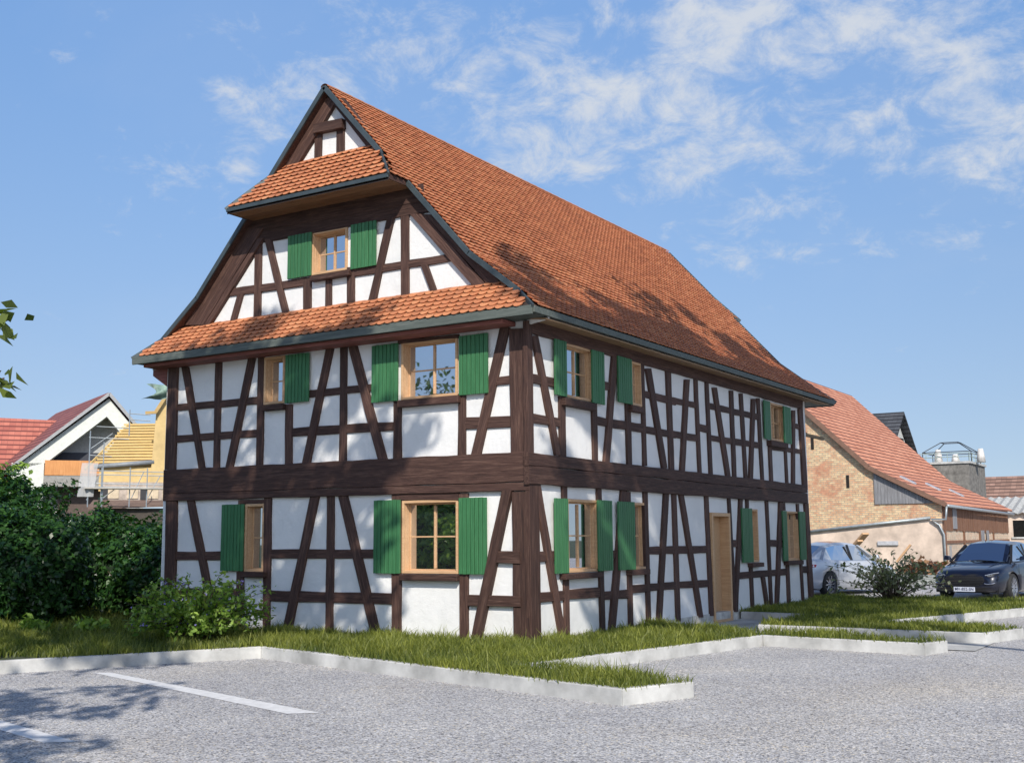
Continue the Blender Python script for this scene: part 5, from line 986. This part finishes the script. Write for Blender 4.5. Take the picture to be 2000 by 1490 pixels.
# roof under construction
yh = empty('unfinished_house', (-37.5,24.16,0), rad(50.3), label='house under construction with bare yellow roof battens behind the scaffold', cat='house')
ym = wood('fresh_battens', (.50,.34,.12), (.64,.46,.19), (.74,.56,.28), .7, .5, .1, axis=0, rv=.1)
ywall = plain('yellow_insulation', (.60,.44,.20), .8, noise=.12, nscale=2)
b0, b1, t0, t1 = (-1.75,0,5.2), (.85,0,5.75), (-.3,2.2,7.5), (1.05,2.2,7.75)
MB().hexa([(-1.75,0,5.1),(.85,0,5.1),(1.05,2.2,7.35),(-.55,2.2,7.35)], [(-1.75,0,5.2),(.85,0,5.3),(1.05,2.2,7.5),(-.45,2.2,7.45)]).build('roof_deck', plain('roof_membrane', (.42,.30,.13), .8), yh)
n = 14; 
for i in range(n):
    t = (i+.3)/n; z = 5.27+2.22*t; y = 2.2*t-.05; MB().bar((-1.85+1.35*t-.1, y, z), (.86+.2*t, y, z+.06), .035, .085).build('batten', ym, yh)
MB().bar((-2.35,-.1,4.95),(-.35,2.2,7.5), .06, .1).build('rafter', ym, yh)
MB().tube([(-1.95,-.12,5.08),(.85,-.12,5.35)], .12, 8).build('gutter_foil', plain('grey_foil', (.24,.26,.28), .5), yh, True)
fix(mk('wall', [(.62,-.2,3.2),(2.6,-.2,3.2),(2.6,-.2,9.6),(1.5,-.2,9.0),(.88,-.2,7.95),(.62,.3,3.2),(2.6,.3,3.2),(2.6,.3,9.6),(1.5,.3,9.0),(.88,.3,7.95)], [(0,1,2,3,4),(9,8,7,6,5),(0,4,9,5),(4,3,8,9),(3,2,7,8)], ywall, yh))
mb = MB(); mb.bar((.35,-.5,7.75),(.85,-.5,7.78),.12,.14); mb.bar((.80,-.4,7.75),(1.6,-.4,9.15),.12,.16); mb.build('barge_board', wood('barge', (.30,.20,.08), (.45,.31,.13), (.55,.4,.2)), yh)
MB().box(-1.7,.9,.0,.3,3.9,5.15).build('wall', ywall, yh); MB().box(-1.6,2.6,-.25,-.02,3.45,4.35).build('wall', plain('bare_render', (.45,.38,.32), .9, noise=.2), yh)
for x in (-1.25,-.35,.6,1.3): MB().box(x,x+.5,-.3,-.2,3.55,4.0).build('window', plain('boarded_opening', (.58,.48,.34), .8), yh)
for x in (-1.55,.25): MB().box(x,x+.3,-.29,-.21,3.5,4.0).build('window', plain('open_window', (.03,.03,.035), .6), yh)
o = MB().hexa([(-2.1,-1.3,3.0),(2.3,-1.3,3.15),(2.3,-.3,3.35),(-1.9,-.3,3.35)], [(-2.1,-1.3,3.12),(2.3,-1.3,3.25),(2.3,-.3,3.47),(-1.9,-.3,3.47)]).build('porch_roof', plain('brown_felt', (.16,.11,.09), .9), yh)
MB().box(-1.8,2.4,-1.0,-.3,-.2,3.05).build('porch_wall', plain('dark_wall', (.07,.06,.05), .9), yh)
sc = empty('scaffold', (-33.93,20.62,0), rad(50.7), label='galvanised tube scaffold with a grey net in front of the unfinished roof', cat='scaffold'); gal = plain('galvanised', (.42,.46,.48), .4, .6)
for x, zt in ((-1.55,6.4),(-1.0,4.75),(.21,4.78),(.95,4.75),(1.7,4.7),(-.95,5.9),(.1,7.4)): MB().tube([(x,0,3.0 if x != .1 else 6.2),(x,0,zt)], .028, 6).build('standard', gal, sc)
for x0, x1, z in ((-1.9,2.1,4.45),(-1.6,2.1,3.9),(-1.5,2.1,4.05),(-1.6,2.1,4.62),(-1.6,.1,6.1),(-1.55,-.6,5.3),(.1,1.0,7.22),(.1,1.0,6.95),(-1.3,.1,6.6)): MB().tube([(x0,0,z),(x1,0,z-.05)], .022, 6).build('ledger', gal, sc)
for p, q in (((-1.5,5.6),(-.6,6.3)),((-.9,3.4),(-.3,3.9)),((.3,3.4),(.8,4.6)),((-1.6,3.3),(-1.1,4.4)),((1.0,3.4),(1.5,4.4))): MB().tube([(p[0],0,p[1]),(q[0],0,q[1])], .02, 6).build('brace', gal, sc)
MB().box(-1.7,2.1,-.3,.5,3.80,3.86).build('deck', plain('deck_boards', (.42,.40,.36), .8), sc)
nm, nt_, np_ = new_mat('debris_net'); np_.inputs['Base Color'].default_value = (.55,.56,.57,1); np_.inputs['Alpha'].default_value = .62; np_.inputs['Roughness'].default_value = .9
V_ = []; F_ = []
for i in range(9):
    for j in range(9): u, v = i/8, j/8; V_.append((-2.0+.15*v+u*.68, -.08+.06*math.sin(i*1.7+j), 3.45+v*1.5))
for i in range(8):
    for j in range(8): F_.append((i*9+j, (i+1)*9+j, (i+1)*9+j+1, i*9+j+1))
mk('net', V_, F_, nm, sc, True)
# green tarpaulin by the eaves, carried on a mast of the scaffold behind the house
tp = empty('tarpaulin', (-22.9,12.9,0), rad(50), label='pale green sheet hanging on a pole under the left eaves of the timbered house', cat='tarpaulin')
V_ = []; F_ = []
for i in range(9):
    for j in range(7): u, v = i/8, j/6; V_.append((-.42-.16*v+.42*math.sin(3.14*v)*(1-u)+(1.12+.16*v)*u, .14*math.sin(u*7+v*5), 6.86-.55*v+.10*u*v+.03*math.sin(u*9)))
for i in range(8):
    for j in range(6): F_.append((i*7+j, i*7+j+1, (i+1)*7+j+1, (i+1)*7+j))
o = mk('sheet', V_, F_, plain('pale_green_sheet', (.20,.30,.25), .5, noise=.5, nscale=3), tp, True); MB().tube([(.8,.1,-.1),(.8,.1,6.9)], .03, 6).build('pole', gal, tp)
